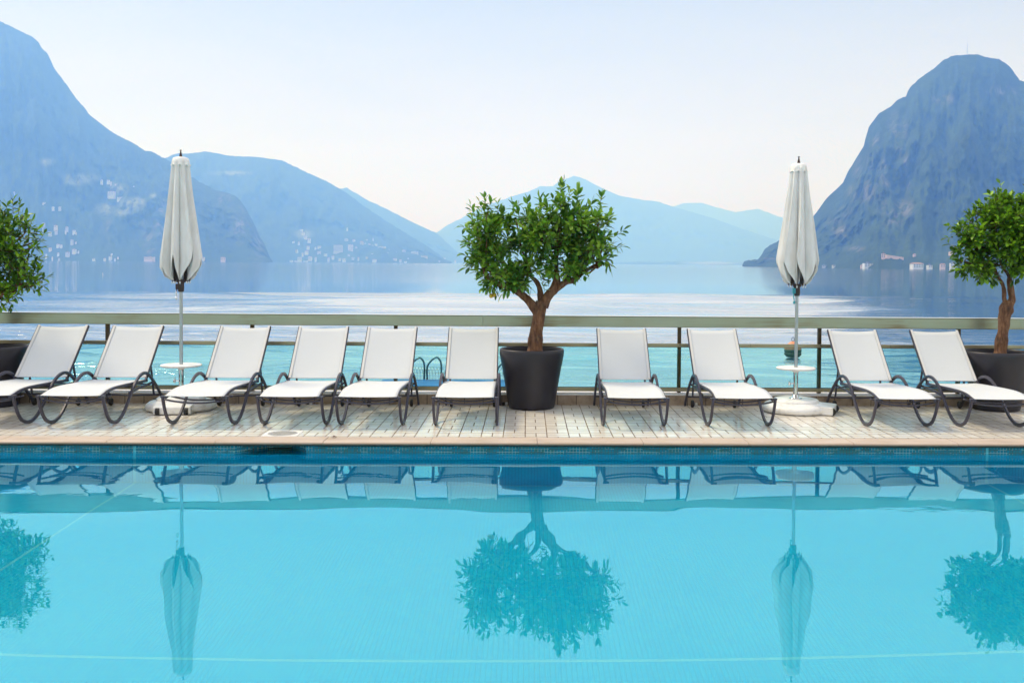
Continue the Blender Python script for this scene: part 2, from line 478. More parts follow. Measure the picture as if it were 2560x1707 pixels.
# ------------------------------------------------------------------ terrace, pool
YC, YN, YK = 9.79, 9.50, 12.05      # deck/coping joint, coping nose, kerb face
ZW = -.115                           # pool water
def struct(o): o['kind'] = 'structure'; return o
dk = MB()
dk.box(-24, 24, YC, YK, -.06, 0.)
struct(dk.build('deck', M['deck']))
sw = MB().box(-24, 24, YK + .002, 12.44, -4.2, .12)
struct(MB().box(-24, 24, -9, 1.45, -.2, 0.).build('near_deck', M['deck']))
# kerb
kb = MB().box(-24, 24, YK, 12.40, -.6, .118).build('terrace_kerb', M['kerb'])
tag(kb, 'low tiled kerb with tan brown stained face running under the glass railing', 'kerb')
MB().box(-24, 24, YK - .008, 12.42, .1185, .133).build('cap_stone', M['kerb_top'], kb, bevel=.003)
qw = MB().box(-24, 24, 12.02, 12.36, -4.5, -.603).build('quay_wall', M['concrete']); struct(qw)
# coping stones, each one its own length of bullnose joined as one edging
cx0 = [-.906 + 1.0215 * k for k in range(-22, 23)]
prof = [(YC - .002, -.048), (YC - .002, .0), (YN + .034, .002), (YN + .018, -.001), (YN + .006, -.009), (YN + .001, -.019), (YN + .002, -.03), (YN + .010, -.040), (YN + .03, -.046), (YN + .075, -.048)]
cp = MB()
for k in range(len(cx0) - 1):
    a, b_ = cx0[k] + .002, cx0[k + 1] - .002
    dz = random.uniform(-.0015, .0015)
    vs = [(a, p[0], p[1] + dz) for p in prof] + [(b_, p[0], p[1] + dz) for p in prof]
    n_ = len(prof)
    cp.add(vs, [(i, (i + 1) % n_, n_ + (i + 1) % n_, n_ + i) for i in range(n_)] + [tuple(range(n_))[::-1], tuple(range(n_, 2 * n_))])
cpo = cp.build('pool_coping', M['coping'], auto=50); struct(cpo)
# pool shell
ZF = -1.425; Y0 = 1.6; YWL = 9.575
sk0, sk1, mk0, mk1, ysk = -2.789, -2.10, -2.523, -2.294, 9.80
zt, zb = -.0485, -.215
pl = MB()
def quad(mb, a, b_, c_, d_, mi=0): mb.add([a, b_, c_, d_], [(0, 1, 2, 3)], mi)
quad(pl, (-14, Y0, ZF), (14, Y0, ZF), (14, YWL, ZF), (-14, YWL, ZF))
quad(pl, (-14, YWL, ZF), (sk0, YWL, ZF), (sk0, YWL, zt), (-14, YWL, zt))
quad(pl, (sk1, YWL, ZF), (14, YWL, ZF), (14, YWL, zt), (sk1, YWL, zt))
quad(pl, (sk0, YWL, ZF), (sk1, YWL, ZF), (sk1, YWL, zb), (sk0, YWL, zb))
quad(pl, (sk0, YWL, zb), (sk1, YWL, zb), (mk1, ysk, zb), (mk0, ysk, zb))
quad(pl, (sk0, YWL, zb), (mk0, ysk, zb), (mk0, ysk, zt), (sk0, YWL, zt))
quad(pl, (mk1, ysk, zb), (sk1, YWL, zb), (sk1, YWL, zt), (mk1, ysk, zt))
quad(pl, (-14, Y0, ZF), (-14, YWL, ZF), (-14, YWL, zt), (-14, Y0, zt))
quad(pl, (14, Y0, zt), (14, YWL, zt), (14, YWL, ZF), (14, Y0, ZF))
quad(pl, (14, Y0, ZF), (-14, Y0, ZF), (-14, Y0, zt), (14, Y0, zt))
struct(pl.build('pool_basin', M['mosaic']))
sm = MB()
quad(sm, (mk0 + .002, ysk - .001, -.11), (mk1 - .002, ysk - .001, -.11), (mk1 - .002, ysk - .001, zt), (mk0 + .002, ysk - .001, zt), 1)
for (a, b_, c_, d_) in (((mk0, ysk, zb), (mk1, ysk, zb), (mk1, ysk + .5, zb), (mk0, ysk + .5, zb)),
                        ((mk0, ysk, -.11), (mk0, ysk + .5, -.11), (mk1, ysk + .5, -.11), (mk1, ysk, -.11)),
                        ((mk0, ysk, zb), (mk0, ysk + .5, zb), (mk0, ysk + .5, -.11), (mk0, ysk, -.11)),
                        ((mk1, ysk, -.11), (mk1, ysk + .5, -.11), (mk1, ysk + .5, zb), (mk1, ysk, zb)),
                        ((mk0, ysk + .5, zb), (mk1, ysk + .5, zb), (mk1, ysk + .5, -.11), (mk0, ysk + .5, -.11))): quad(sm, a, b_, c_, d_)
sko = sm.build('skimmer_mouth', [M['black'], M['mosaic']])
tag(sko, 'dark rectangular skimmer mouth in the tiled pool wall below the round lid', 'pool skimmer')
wp = MB(); n_ = 2
quad(wp, (-14, Y0, ZW), (14, Y0, ZW), (14, YWL - .0005, ZW), (-14, YWL - .0005, ZW))
wp.add([(sk0, YWL - .0005, ZW), (sk1, YWL - .0005, ZW), (mk1, ysk + .4, ZW), (mk0, ysk + .4, ZW)], [(0, 1, 2, 3)])
struct(wp.build('pool_water', M['pool_water']))
# round lid in its frame
LX, LY = -2.418, 9.962
ld = empty('round_deck_cover', (LX, LY, .002))
tag(ld, 'round grey cover in a square white frame set in the deck at the pool edge', 'deck cover')
fr_ = MB(); q = .172
n_ = 48; vs, fs = [], []
for i in range(n_):
    a = 2 * math.pi * (i + .5) / n_; c_, s_ = math.cos(a), math.sin(a); k = q / max(abs(c_), abs(s_))
    vs += [(c_ * k, s_ * k, .003), (c_ * .148, s_ * .148, .003), (c_ * .146, s_ * .146, -.004), (c_ * k, s_ * k, -.01)]
for i in range(n_):
    a, b_ = i * 4, ((i + 1) % n_) * 4
    fs += [(a, b_, b_ + 1, a + 1), (a + 1, b_ + 1, b_ + 2, a + 2), (a + 3, b_ + 3, b_, a)]
fr_.add(vs, fs).build('lid_frame', M['white'], ld)
lm = MB().lathe([(0, .0035), (.02, .0035), (.135, .002), (.144, 0), (.144, -.004)], 48)
for k in range(-3, 4): lm.box(k * .034 - .004, k * .034 + .004, -.08, .08, .002, .0055)
lm.build('lid_plate', M['lid'], ld)

# ------------------------------------------------------------------ glass railing
rl = empty('glass_railing', (0, 12.22, .12))
tag(rl, 'champagne metal railing with turquoise glass panels along the lake edge', 'railing')
def rp_(mb, name, m_, **k): 
    o = mb.build(name, m_, rl, **k); o.matrix_parent_inverse = rl.matrix_world.inverted(); return o
rl.matrix_world = Matrix.Translation((0, 12.22, .12))
RX = [-5.086 + 1.7455 * (k) for k in range(-9, 17)]
seams = [-20, -13.8, -7.17, -.527, 6.12, 12.77, 20]
for a, b_ in zip(seams, seams[1:]):
    tr_ = MB(); y0, y1 = 12.155, 12.285
    P = [(y0, .948), (y0, 1.066), (y0 + .008, 1.074), (y1 - .01, 1.074), (y1, 1.06), (y1, .96), (y1 - .01, .945), (y0 + .006, .942)]
    vs = [(a + .0015, *p) for p in P] + [(b_ - .0015, *p) for p in P]; k = len(P)
    tr_.add(vs, [(i, (i + 1) % k, k + (i + 1) % k, k + i) for i in range(k)] + [tuple(range(k))[::-1], tuple(range(k, 2 * k))])
    rp_(tr_, 'top_rail', M['rail'], auto=30)
rp_(MB().box(-20, 20, 12.152, 12.28, 1.0745, 1.080), 'rail_lip', M['rail_lip'])
for x_ in RX:
    pb = MB().box(x_ - .022, x_ + .022, 12.222, 12.262, .1335, .943)
    rp_(pb, 'post', M['post'], bevel=.002)
mr = MB()
for x_, x2 in zip(RX, RX[1:]):
    mr.box(x_ - .871, x2 - .8735, 12.176, 12.218, .700, .742)
rp_(mr, 'middle_rail', M['rail2'], bevel=.003)
for x_ in RX:
    ms = MB().lathe([(0, .003), (.006, .003), (.007, 0)], 10)
    ms.v = [(x_ + vx, 12.1755 - vz, .728 + vy) for vx, vy, vz in ms.v]
    rp_(ms, 'screw', M['black'])
br = MB()
for x_, x2 in zip(RX, RX[1:]): br.box(x_ - .871, x2 - .8735, 12.176, 12.218, .152, .198)
rp_(br, 'bottom_rail', M['rail2'], bevel=.003)
gk = MB()
for x_, x2 in zip(RX, RX[1:]):
    pass
for x_, x2 in zip(RX, RX[1:]):
    rp_(MB().box(x_ + .012, x2 - .012, 12.194, 12.202, .196, .702), 'glass_panel', M['glass'])
gs = MB().box(-20, 20, 12.184, 12.210, .6955, .6995); rp_(gs, 'gasket', M['black'])
gs = MB().box(-20, 20, 12.184, 12.210, .1985, .2025); rp_(gs, 'gasket', M['black'])

# ------------------------------------------------------------------ sun loungers
def make_lounger():
    rt = empty('sun_lounger')
    fp = [(-.325, .325), (-.29, .235), (-.235, .135), (-.165, .062), (-.08, .026), (.0, .018), (.08, .026), (.18, .068), (.29, .15), (.38, .235), (.46, .31), (.55, .375), (.66, .425), (.77, .443), (.87, .43), (.97, .385), (1.08, .315), (1.20, .225), (1.32, .12), (1.42, .015)]
    for s in (-1, 1):
        X = s * .325
        fm = MB().tube(spline([(X, a, c) for a, c in fp], 5), .026, .034, up=(1, 0, 0))
        so_ = fm.build('side_frame', M['frame'], rt, auto=40)
        MB().box(X - .017, X + .017, -.345, -.285, .318, .336).build('corner_cap', M['frame'], so_, bevel=.004)
        MB().box(X - .014, X + .014, -.03, .03, -.001, .006).build('foot_pad', M['black'], so_)
        rr = [(-.33, .322), (-.26, .335), (-.16, .355), (-.02, .366), (.15, .366), (.5, .355), (.95, .338)]
        MB().tube(spline([(s * .292, a, c) for a, c in rr], 4), .03, .03, up=(1, 0, 0)).build('seat_rail', M['frame'], rt, auto=40)
        MB().tube([(s * .300, .42, .262), (s * .300, .7, .285), (s * .300, 1.12, .30)], .022, .026, up=(1, 0, 0)).build('lower_rail', M['frame'], rt, auto=40)
        MB().tube([(s * .295, .90, .335), (s * .292, 1.02, .45), (s * .290, 1.495, .925)], .026, .034, up=(1, 0, 0)).build('back_rail', M['frame'], rt, auto=40)
        MB().tube([(s * .262, 1.14, .56), (s * .262, 1.20, .36), (s * .262, 1.26, .13)], .02, .022, up=(1, 0, 0)).build('prop', M['frame'], rt, auto=40)
        wh = MB()
        wv = [(.0, .0), (.04, .0), (.045, .006), (.045, .024), (.04, .03), (.0, .03)]
        wh.lathe(wv, 20)
        wh.v = [(s * .24 + vz * s, 1.30 + vx, .046 + vy) for vx, vy, vz in wh.v]
        wh.build('wheel', M['black'], rt, auto=40)
    def arc(y, z, sag, dy, hw=.318):
        return [(hw * (i / 6 - 1), y - dy * (1 - (i / 6 - 1) ** 2), z - sag * (1 - (i / 6 - 1) ** 2)) for i in range(13)]
    MB().tube(arc(-.275, .292, .034, .02), .0095, n=8).build('front_bar', M['frame'], rt, smooth=True)
    MB().tube(arc(-.10, .302, .036, .03), .0085, n=8).build('front_bar', M['frame'], rt, smooth=True)
    MB().tube([(-.318, 1.27, .135), (0, 1.27, .125), (.318, 1.27, .135)], .011, n=8).build('rear_bar', M['frame'], rt, smooth=True)
    MB().tube([(-.318, .95, .300), (.318, .95, .300)], .009, n=8).build('hinge_bar', M['frame'], rt, smooth=True)
    MB().tube([(-.318, .55, .318), (.318, .55, .318)], .009, n=8).build('cross_bar', M['frame'], rt, smooth=True)
    # slings
    def cloth(name, path, hw0, hw1, sag, mt, endsag=.012, nx_=16):
        P = spline(path, 5); k = len(P); vs = []
        for i, p in enumerate(P):
            f = i / (k - 1); hw = hw0 + (hw1 - hw0) * f
            T = (P[min(i + 1, k - 1)] - P[max(i - 1, 0)]).normalized(); Nn = Vector((0, -T.z, T.y))
            for j_ in range(nx_ + 1):
                u = j_ / nx_ * 2 - 1; q_ = (1 - u * u)
                e = endsag * q_ * ((1 if f == 1 else 0) - (1 if f == 0 else 0))
                w = sag * q_ * math.sin(math.pi * min(1, max(0, .12 + .76 * f)))
                vs.append(Vector((u * hw, p.y, p.z)) - Nn * w - T * e)
        vv = [tuple(v) for v in vs]
        fs = [(i * (nx_ + 1) + j_, i * (nx_ + 1) + j_ + 1, (i + 1) * (nx_ + 1) + j_ + 1, (i + 1) * (nx_ + 1) + j_) for i in range(k - 1) for j_ in range(nx_)]
        o_ = MB().add(vv, fs).build(name, mt, rt, smooth=True)
        md = o_.modifiers.new('thick', 'SOLIDIFY'); md.thickness = .003; md.offset = 0
        return o_
    cloth('seat_sling', [(0, -.335, .336), (0, -.26, .351), (0, -.16, .371), (0, -.02, .382), (0, .15, .382), (0, .5, .371), (0, .93, .352)], .300, .290, .022, M['sling'])
    bs = cloth('back_sling', [(0, .93, .372), (0, 1.02, .468), (0, 1.25, .697), (0, 1.478, .924)], .288, .284, .02, M['sling'])
    for s in (-1, 1):
        h_ = MB().tube([(s * .281, .925, .382), (s * .281, 1.02, .476), (s * .279, 1.482, .937)], .026, .006, up=(1, 0, 0)).build('side_hem', M['sling_hem'], bs)
    return rt
LXS = [(-5.531, 'behind the far left pot, cut by the frame edge'), ]
lsp = [(-5.531, 'white sling sun lounger beside the left pot, cut off by the left picture edge'),
       (-4.634, 'white sling sun lounger just left of the left parasol, second from the left edge'),
       (-3.378, 'white sling sun lounger in front of the left parasol base'),
       (-2.421, 'white sling sun lounger standing behind the round skimmer lid'),
       (-1.618, 'white sling sun lounger just left of the lake ladder, a post showing through its back'),
       (-.625, 'white sling sun lounger close on the left of the middle potted tree'),
       (1.152, 'white sling sun lounger first on the right of the middle potted tree'),
       (2.269, 'white sling sun lounger just left of the right parasol with the round table'),
       (3.983, 'white sling sun lounger first on the right of the right parasol'),
       (4.990, 'white sling sun lounger in front of the right pot, farthest right')]
proto = make_lounger()
for i, (x_, lb) in enumerate(lsp):
    o_ = proto if i == 0 else copy_tree(proto)
    o_.location = (x_, 10.565, 0)
    o_.rotation_euler = (0, 0, R([0, .3, -.4, .5, -.3, .2, -.2, .4, 0, -.3][i]))
    tag(o_, lb, 'sun lounger', 'white sun loungers lined up along the pool')

# ------------------------------------------------------------------ parasols
def make_parasol(loc, base_rz, fold_rz, lean, seed, label):
    rnd = random.Random(seed)
    rt = empty('parasol', loc); tag(rt, label, 'parasol', 'closed white parasols by the pool')
    bs = MB().lathe([(.0, .0), (.36, .004), (.385, .02), (.392, .045), (.38, .075), (.345, .1), (.29, .115), (.272, .118), (.268, .136), (.25, .15), (.06, .155), (.0, .155)], 64)
    bo = bs.build('base', M['white'], rt, smooth=True); bo.data.set_sharp_from_angle(angle=R(50)); bo.rotation_euler = (0, 0, base_rz)
    # wheel housing
    wb = MB(); 
    P = [(.22, .0), (.445, .0), (.452, .01), (.452, .075), (.44, .088), (.22, .10)]
    vs = [(p[0], -.2, p[1] + .006) for p in P] + [(p[0], .2, p[1] + .006) for p in P]; k = len(P)
    wb.add(vs, [(i, (i + 1) % k, k + (i + 1) % k, k + i) for i in range(k)] + [tuple(range(k))[::-1], tuple(range(k, 2 * k))])
    wb.build('wheel_housing', M['white'], bo, bevel=.006)
    for s in (-1, 1):
        ww = MB().lathe([(0, 0), (.036, 0), (.041, .005), (.041, .04), (.036, .045), (0, .045)], 20)
        ww.v = [(.44 + vx, s * .152 - .0225 + vz, .042 + vy) for vx, vy, vz in ww.v]
        ww.build('wheel', M['black'], bo, auto=40)
    MB().lathe([(.028, .155), (.075, .156), (.078, .160), (.06, .166), (.034, .17), (.034, .2), (.028, .2)], 32).build('base_flange', M['chrome'], rt, smooth=True)
    sl_ = MB().lathe([(.0285, .16), (.0285, .47), (.031, .472), (.031, .485), (.02, .487)], 24).build('sleeve', M['chrome'], rt, auto=40)
    kn = MB().tube([(-.028, 0, .33), (-.06, 0, .33)], .007, n=8)
    kn.lathe([(0, -.012), (.018, -.012), (.022, -.004), (.022, .006), (.014, .014), (0, .014)], 12, -.075, 0)
    n0 = len(kn.v) - 72
    for i_ in range(n0, len(kn.v)):
        vx, vy, vz = kn.v[i_]; kn.v[i_] = (-.075 + vz, vy, .33 + (vx + .075))
    kn.tube([(-.07, 0, .30), (-.07, 0, .375)], .006, n=6)
    kn.build('clamp_knob', M['chrome'], rt, auto=40)
    # round table on the pole
    MB().lathe([(.019, .497), (.215, .497), (.226, .503), (.228, .511), (.226, .518), (.218, .521), (.019, .521)], 64).build('table_top', M['white'], rt, auto=50)
    MB().lathe([(.02, .462), (.031, .462), (.036, .47), (.066, .492), (.07, .4965), (.02, .4965)], 32).build('table_collar', M['white'], rt, auto=50)
    MB().lathe([(.0, .45), (.0195, .45), (.0195, 1.5), (.0195, 2.86), (0, 2.86)], 20).build('pole', M['pole'], rt, auto=50)
    # hub, ribs, crank
    MB().lathe([(.0, 1.50), (.05, 1.50), (.052, 1.47), (.036, 1.46), (.036, 1.40), (.032, 1.36), (.0195, 1.355), (0, 1.355)], 20).build('slider_hub', M['dark_metal'], rt, auto=40)
    MB().box(-.055, -.018, -.028, .02, 1.385, 1.45).build('crank_box', M['teal'] if loc[0] > 0 else M['dark_metal'], rt, bevel=.004)
    ck = MB().tube([(-.045, -.02, 1.385), (-.045, -.03, 1.34), (-.04, -.035, 1.31)], .007, n=8)
    ck.lathe([(0, 1.262), (.012, 1.268), (.015, 1.285), (.010, 1.302), (.0, 1.306)], 10, -.04, -.035)
    ck.build('crank_handle', M['teal'] if loc[0] > 0 else M['chrome'], rt, smooth=True)
    NP = 8
    for i in range(NP):
        a = 2 * math.pi * i / NP + fold_rz
        ex, ey = math.cos(a), math.sin(a)
        rb = MB().tube([(ex * .04, ey * .04, 2.84), (ex * .075, ey * .075, 2.2), (ex * .094, ey * .094, 1.478)], .011, .02, up=(ex, ey, 0))
        r_ = rb.build('rib', M['dark_metal'], rt)
        MB().lathe([(0, -.018), (.007, -.014), (.009, 0), (.006, .012), (0, .014)], 10, ex * .096, ey * .096).build('rib_tip', M['chrome'], r_, smooth=True).location = (0, 0, 1.468)
        MB().tube([(ex * .045, ey * .045, 1.48), (ex * .085, ey * .085, 1.75)], .008, n=6).build('strut', M['dark_metal'], r_)
    # furled canvas, folded panels between the ribs
    NS, NV = 26, 44
    vs = []
    pan = [(rnd.uniform(.88, 1.04), lean * rnd.uniform(.5, 2.2), rnd.choice([.38, .34, .27, .20, .31])) for _ in range(NP)]
    for i in range(NP):
        kr, le, kz = pan[i]
        for j_ in range(NS):
            s_ = j_ / NS; sp_ = math.sin(math.pi * s_)
            for v in range(NV + 1):
                f = v / NV
                zb_ = 1.485 + kz * (1 - abs(2 * s_ - 1)) ** 1.05
                z_ = 2.865 + (zb_ - 2.865) * f
                h = (2.865 - z_) / 1.38
                rr_ = .078 + .020 * h
                out = (.022 + .136 * (min(h, .8) / .8) ** 1.12) * kr
                ra = rr_ + out * (sp_ ** .75)
                # pinch: the fold is narrower than the rib gap, then swung round the bundle
                pin = s_ + .12 * math.sin(2 * math.pi * s_) * (.3 + .7 * h)
                a = 2 * math.pi * (i + pin) / NP + fold_rz + le * h * sp_ ** 1.2
                ra += .006 * math.sin(9 * s_ * math.pi + i) * h + .005 * mn.noise(Vector((i * 3 + s_ * 4, z_ * 2.5, seed)))
                if f == 0: ra *= .97
                vs.append((ra * math.cos(a), ra * math.sin(a), z_))
    k = NP * NS; fs = []
    for i in range(k):
        for v in range(NV):
            a, b_ = i * (NV + 1) + v, ((i + 1) % k) * (NV + 1) + v
            fs.append((a, a + 1, b_ + 1, b_))
    cn_ = MB().add(vs, fs).build('canopy', M['canvas'], rt, smooth=True)
    md = cn_.modifiers.new('thick', 'SOLIDIFY'); md.thickness = .003
    for i in range(NP):
        a = 2 * math.pi * i / NP + fold_rz
        gm = MB().lathe([(0, -.002), (.008, -.002), (.008, .002), (0, .002)], 10)
        ex, ey = math.cos(a), math.sin(a); r1 = .104
        gm.v = [(ex * (r1 + vz) - ey * vx, ey * (r1 + vz) + ex * vx, 1.515 + vy) for vx, vy, vz in gm.v]
        gm.build('eyelet', M['dark_metal'], cn_)
    # scalloped top cap
    vs = []; k = 96; m_ = 7
    for i in range(k):
        a = 2 * math.pi * i / k + fold_rz
        sc = abs(math.sin(a * NP / 2 - fold_rz * NP / 2))
        for q_, (r2, z2) in enumerate([(.02, 2.905), (.055, 2.902), (.080, 2.892), (.091, 2.87), (.096, 2.84), (.100, 2.81), (.104, 2.79 - .0 + .028 * (1 - sc))]):
            w = 1 + .05 * math.sin(a * NP - fold_rz) * (q_ / 6)
            vs.append((r2 * w * math.cos(a), r2 * w * math.sin(a), z2))
    fs = [(i * m_ + q_, i * m_ + q_ + 1, ((i + 1) % k) * m_ + q_ + 1, ((i + 1) % k) * m_ + q_) for i in range(k) for q_ in range(m_ - 1)]
    cc_ = MB().add(vs, fs).build('canopy_cap', M['canvas_top'], rt, smooth=True)
    md = cc_.modifiers.new('thick', 'SOLIDIFY'); md.thickness = .003
    MB().lathe([(0, 2.90), (.022, 2.90), (.022, 2.908), (.017, 2.912), (.014, 2.93), (.007, 2.965), (.006, 2.972), (.013, 2.978), (.012, 2.984), (0, 2.985)], 16).build('finial', M['dark_metal'], rt, auto=40)
    return rt
make_parasol((-3.975, 11.58, 0), R(-84), R(12), .28, 3, 'closed off-white parasol on the left, its wheeled base facing the pool, finial against the hills')
make_parasol((3.172, 11.58, 0), R(-24), R(-16), -.30, 5, 'closed off-white parasol on the right, its finial against open sky, buoy behind its pole')

# ------------------------------------------------------------------ pots
def pot(loc, label, tall=1.):
    rt = empty('plant_pot', loc); tag(rt, label, 'plant pot', 'round dark pots with citrus trees')
    prof = [(.0, .0), (.255, .0), (.268, .008), (.277, .03), (.30, .2), (.325, .38), (.352, .56), (.374, .69), (.383, .755), (.384, .79), (.381, .815), (.372, .828), (.360, .826), (.354, .80), (.350, .70), (.345, .66)]
    prof = [(a, b_ * .852) for a, b_ in prof]
    MB().lathe(prof, 96).build('pot_body', M['pot'], rt, smooth=True)
    so_ = MB(); vs = [(0, 0, .60)]; fs = []
    for r_ in range(1, 8):
        for i in range(32):
            a = 2 * math.pi * i / 32; rr_ = .347 * r_ / 7
            vs.append((rr_ * math.cos(a), rr_ * math.sin(a), .592 + .025 * mn.noise(Vector((rr_ * math.cos(a) * 12, rr_ * math.sin(a) * 12, loc[0])))))
    for i in range(32): fs.append((0, 1 + i, 1 + (i + 1) % 32))
    for r_ in range(6):
        for i in range(32):
            a, b_ = 1 + r_ * 32 + i, 1 + r_ * 32 + (i + 1) % 32; fs.append((a, a + 32, b_ + 32, b_))
    so_.add(vs, fs).build('soil', M['soil'], rt, smooth=True)
    return rt
PY = 11.83
PTS = dict(mid=(.072, PY), left=(-6.25, PY), right=(5.68, PY))
pot((*PTS['mid'], 0), 'dark anthracite pot in the middle of the row between two loungers')
pot((*PTS['left'], 0), 'dark anthracite pot at the left picture edge, cut off, behind a lounger')
pot((*PTS['right'], 0), 'dark anthracite pot at the right picture edge behind the last lounger')

# ------------------------------------------------------------------ citrus trees
def limb(mb, pts, r0_, r1_, seed, knots=()):
    P = spline(pts, 6); k = len(P); tp = []
    for i in range(k):
        f = i / (k - 1); r_ = r0_ + (r1_ - r0_) * f
        r_ *= 1 + .10 * mn.noise(Vector((seed, f * 6, 3)))
        for kf, ka, kw in knots: r_ *= 1 + ka * math.exp(-((f - kf) / kw) ** 2)
        tp.append(r_)
    o0 = len(mb.v)
    mb.tube(P, 1., n=14, taper=tp)
    for q_ in range(o0, len(mb.v)):
        v = Vector(mb.v[q_]); n_ = mn.noise_vector(v * 9) * .010 + mn.noise_vector(v * 28) * .004
        mb.v[q_] = tuple(v + n_)
def leaf(mb, p, d, up, L, Wd, rnd):
    d = d.normalized(); s_ = d.cross(up)
    if s_.length < .05: s_ = d.orthogonal()
    s_.normalize(); n_ = s_.cross(d).normalized()
    cur = rnd.uniform(.05, .32); fold = rnd.uniform(.1, .35)
    V = []
    for f, w in ((.0, .05), (.28, .78), (.55, 1.), (.8, .62), (1., .02)):
        c_ = p + d * (L * f) - n_ * (cur * L * f * f)
        hw = Wd * .5 * w
        V += [c_ - s_ * hw + n_ * hw * fold, c_, c_ + s_ * hw + n_ * hw * fold]
    fs = []
    for i in range(4):
        a = i * 3; fs += [(a, a + 1, a + 4, a + 3), (a + 1, a + 2, a + 5, a + 4)]
    mb.add(V, fs)
def sprig(lf, tw, p, d, rnd, LL, n, ln, wid=.40):
    d = d.normalized(); q_ = d.orthogonal().normalized(); r_ = d.cross(q_)
    bend = Vector((rnd.uniform(-.3, .3), rnd.uniform(-.3, .3), rnd.uniform(-.05, .5)))
    pts = []
    for i in range(4):
        f = i / 3; pts.append(p + d * (ln * f) + bend * (ln * f * f * .5))
    tw.tube(pts, .0035, n=4, taper=[1, .8, .6, .4], caps=False)
    a0 = rnd.uniform(0, 6.28)
    for k in range(n):
        f = (k + .6) / n; pp = pts[0].lerp(pts[3], f) if f > .99 else pts[int(f * 3)].lerp(pts[min(3, int(f * 3) + 1)], f * 3 % 1)
        a = a0 + k * 2.4
        rad = q_ * math.cos(a) + r_ * math.sin(a)
        op = .95 - .75 * f ** 2 + rnd.uniform(-.2, .2)
        dd = d * (1 - op * .6) + rad * op + Vector((0, 0, -.12 + .2 * f))
        leaf(lf, pp, dd, Vector((0, 0, 1)) + rad * .3 + Vector((rnd.uniform(-.5, .5), rnd.uniform(-.5, .5), 0)), LL * rnd.uniform(.7, 1.2), LL * wid * rnd.uniform(.85, 1.15), rnd)
def tree(name, label, loc, px0, py0, sc, D, limbs, blobs, sprouts, lm_, seed, LL, dens, wid=.40, fruit=(), gp=-.34):
    """px0,py0,sc: the traced frame; D: distance of the trunk plane; everything becomes metres around loc"""
    rnd = random.Random(seed)
    rt = empty(name, loc); tag(rt, label, 'citrus tree', 'citrus trees in the dark pots'); base = Vector(loc)
    def W(a, b_, dy=0.): return ony(px0 + a / sc, py0 + b_ / sc, D) + Vector((0, dy, 0)) - base
    mpx = D / F / sc                           # metres per traced unit
    tk = MB()
    for i, (pts, ra, rb, kn) in enumerate(limbs):
        limb(tk, [W(*p) for p in pts], ra * mpx, rb * mpx, seed + i, kn)
    to = tk.build('trunk', M['bark'], rt, smooth=True)
    lf, tw = MB(), MB()
    hubs = [W(*pts[-1]) for pts, *_ in limbs[1:]]
    for (a, b_, rx, ry, dy) in blobs:
        c_ = W(a, b_, dy); rx_, ry_ = rx * mpx, ry * mpx; rz_ = (rx_ + ry_) * .5
        # bough from the nearest limb end into the clump
        h_ = min(hubs, key=lambda q_: (q_ - c_).length)
        mid = h_.lerp(c_, .5) + Vector((rnd.uniform(-.03, .03), rnd.uniform(-.03, .03), -.03))
        tw.tube(spline([h_, mid, c_, c_ + Vector((0, 0, ry_ * .4))], 3), .014, n=6, taper=[1 - .075 * i for i in range(10)])
        n_s = int(dens * (rx_ * ry_ + rx_ * rz_ + ry_ * rz_) * 1000)
        for _ in range(n_s):
            while True:
                u = Vector((rnd.gauss(0, 1), rnd.gauss(0, 1), rnd.gauss(0, 1)))
                if u.length > .1: u.normalize(); break
            rad = rnd.uniform(.35, 1.) ** .6
            gap = mn.noise(Vector((u.x * 1.9 + a * .01, u.y * 1.9 + seed, u.z * 1.9 + b_ * .01)))
            if gap < -.2: continue
            p = c_ + Vector((u.x * rx_, u.y * rz_, u.z * ry_)) * rad * (.80 + .20 * gap) - Vector((0, 0, .03))
            if mn.noise((p + base) * 4.2 + Vector((seed, 0, 0))) < gp: continue
            d = Vector((u.x * .8, u.y * .8, u.z * .6 + .40)) + Vector((rnd.uniform(-.4, .4), rnd.uniform(-.4, .4), rnd.uniform(-.3, .3)))
            sprig(lf, tw, p, d, rnd, LL, rnd.randint(5, 8), LL * rnd.uniform(.7, 1.3), wid)
    for (a, b_, dx_, dz_, dy, n_) in sprouts:   # long upright shoots on the outline
        p = W(a, b_, dy); sprig(lf, tw, p, Vector((dx_, rnd.uniform(-.3, .3), dz_)), rnd, LL * .95, n_, .014 * n_ + .02, wid)
    fo = lf.build('crown', M[lm_], rt, smooth=True)
    tw.build('twigs', M['bark'], rt, smooth=True)
    for (a, b_, dy) in fruit:
        p = W(a, b_, dy); n_ = MB().lathe([(0, -.027), (.014, -.024), (.025, -.008), (.026, .004), (.02, .018), (.01, .026), (0, .027)], 14)
        f_ = n_.build('fruit', M['fruit'], rt, smooth=True); f_.location = p
    return rt
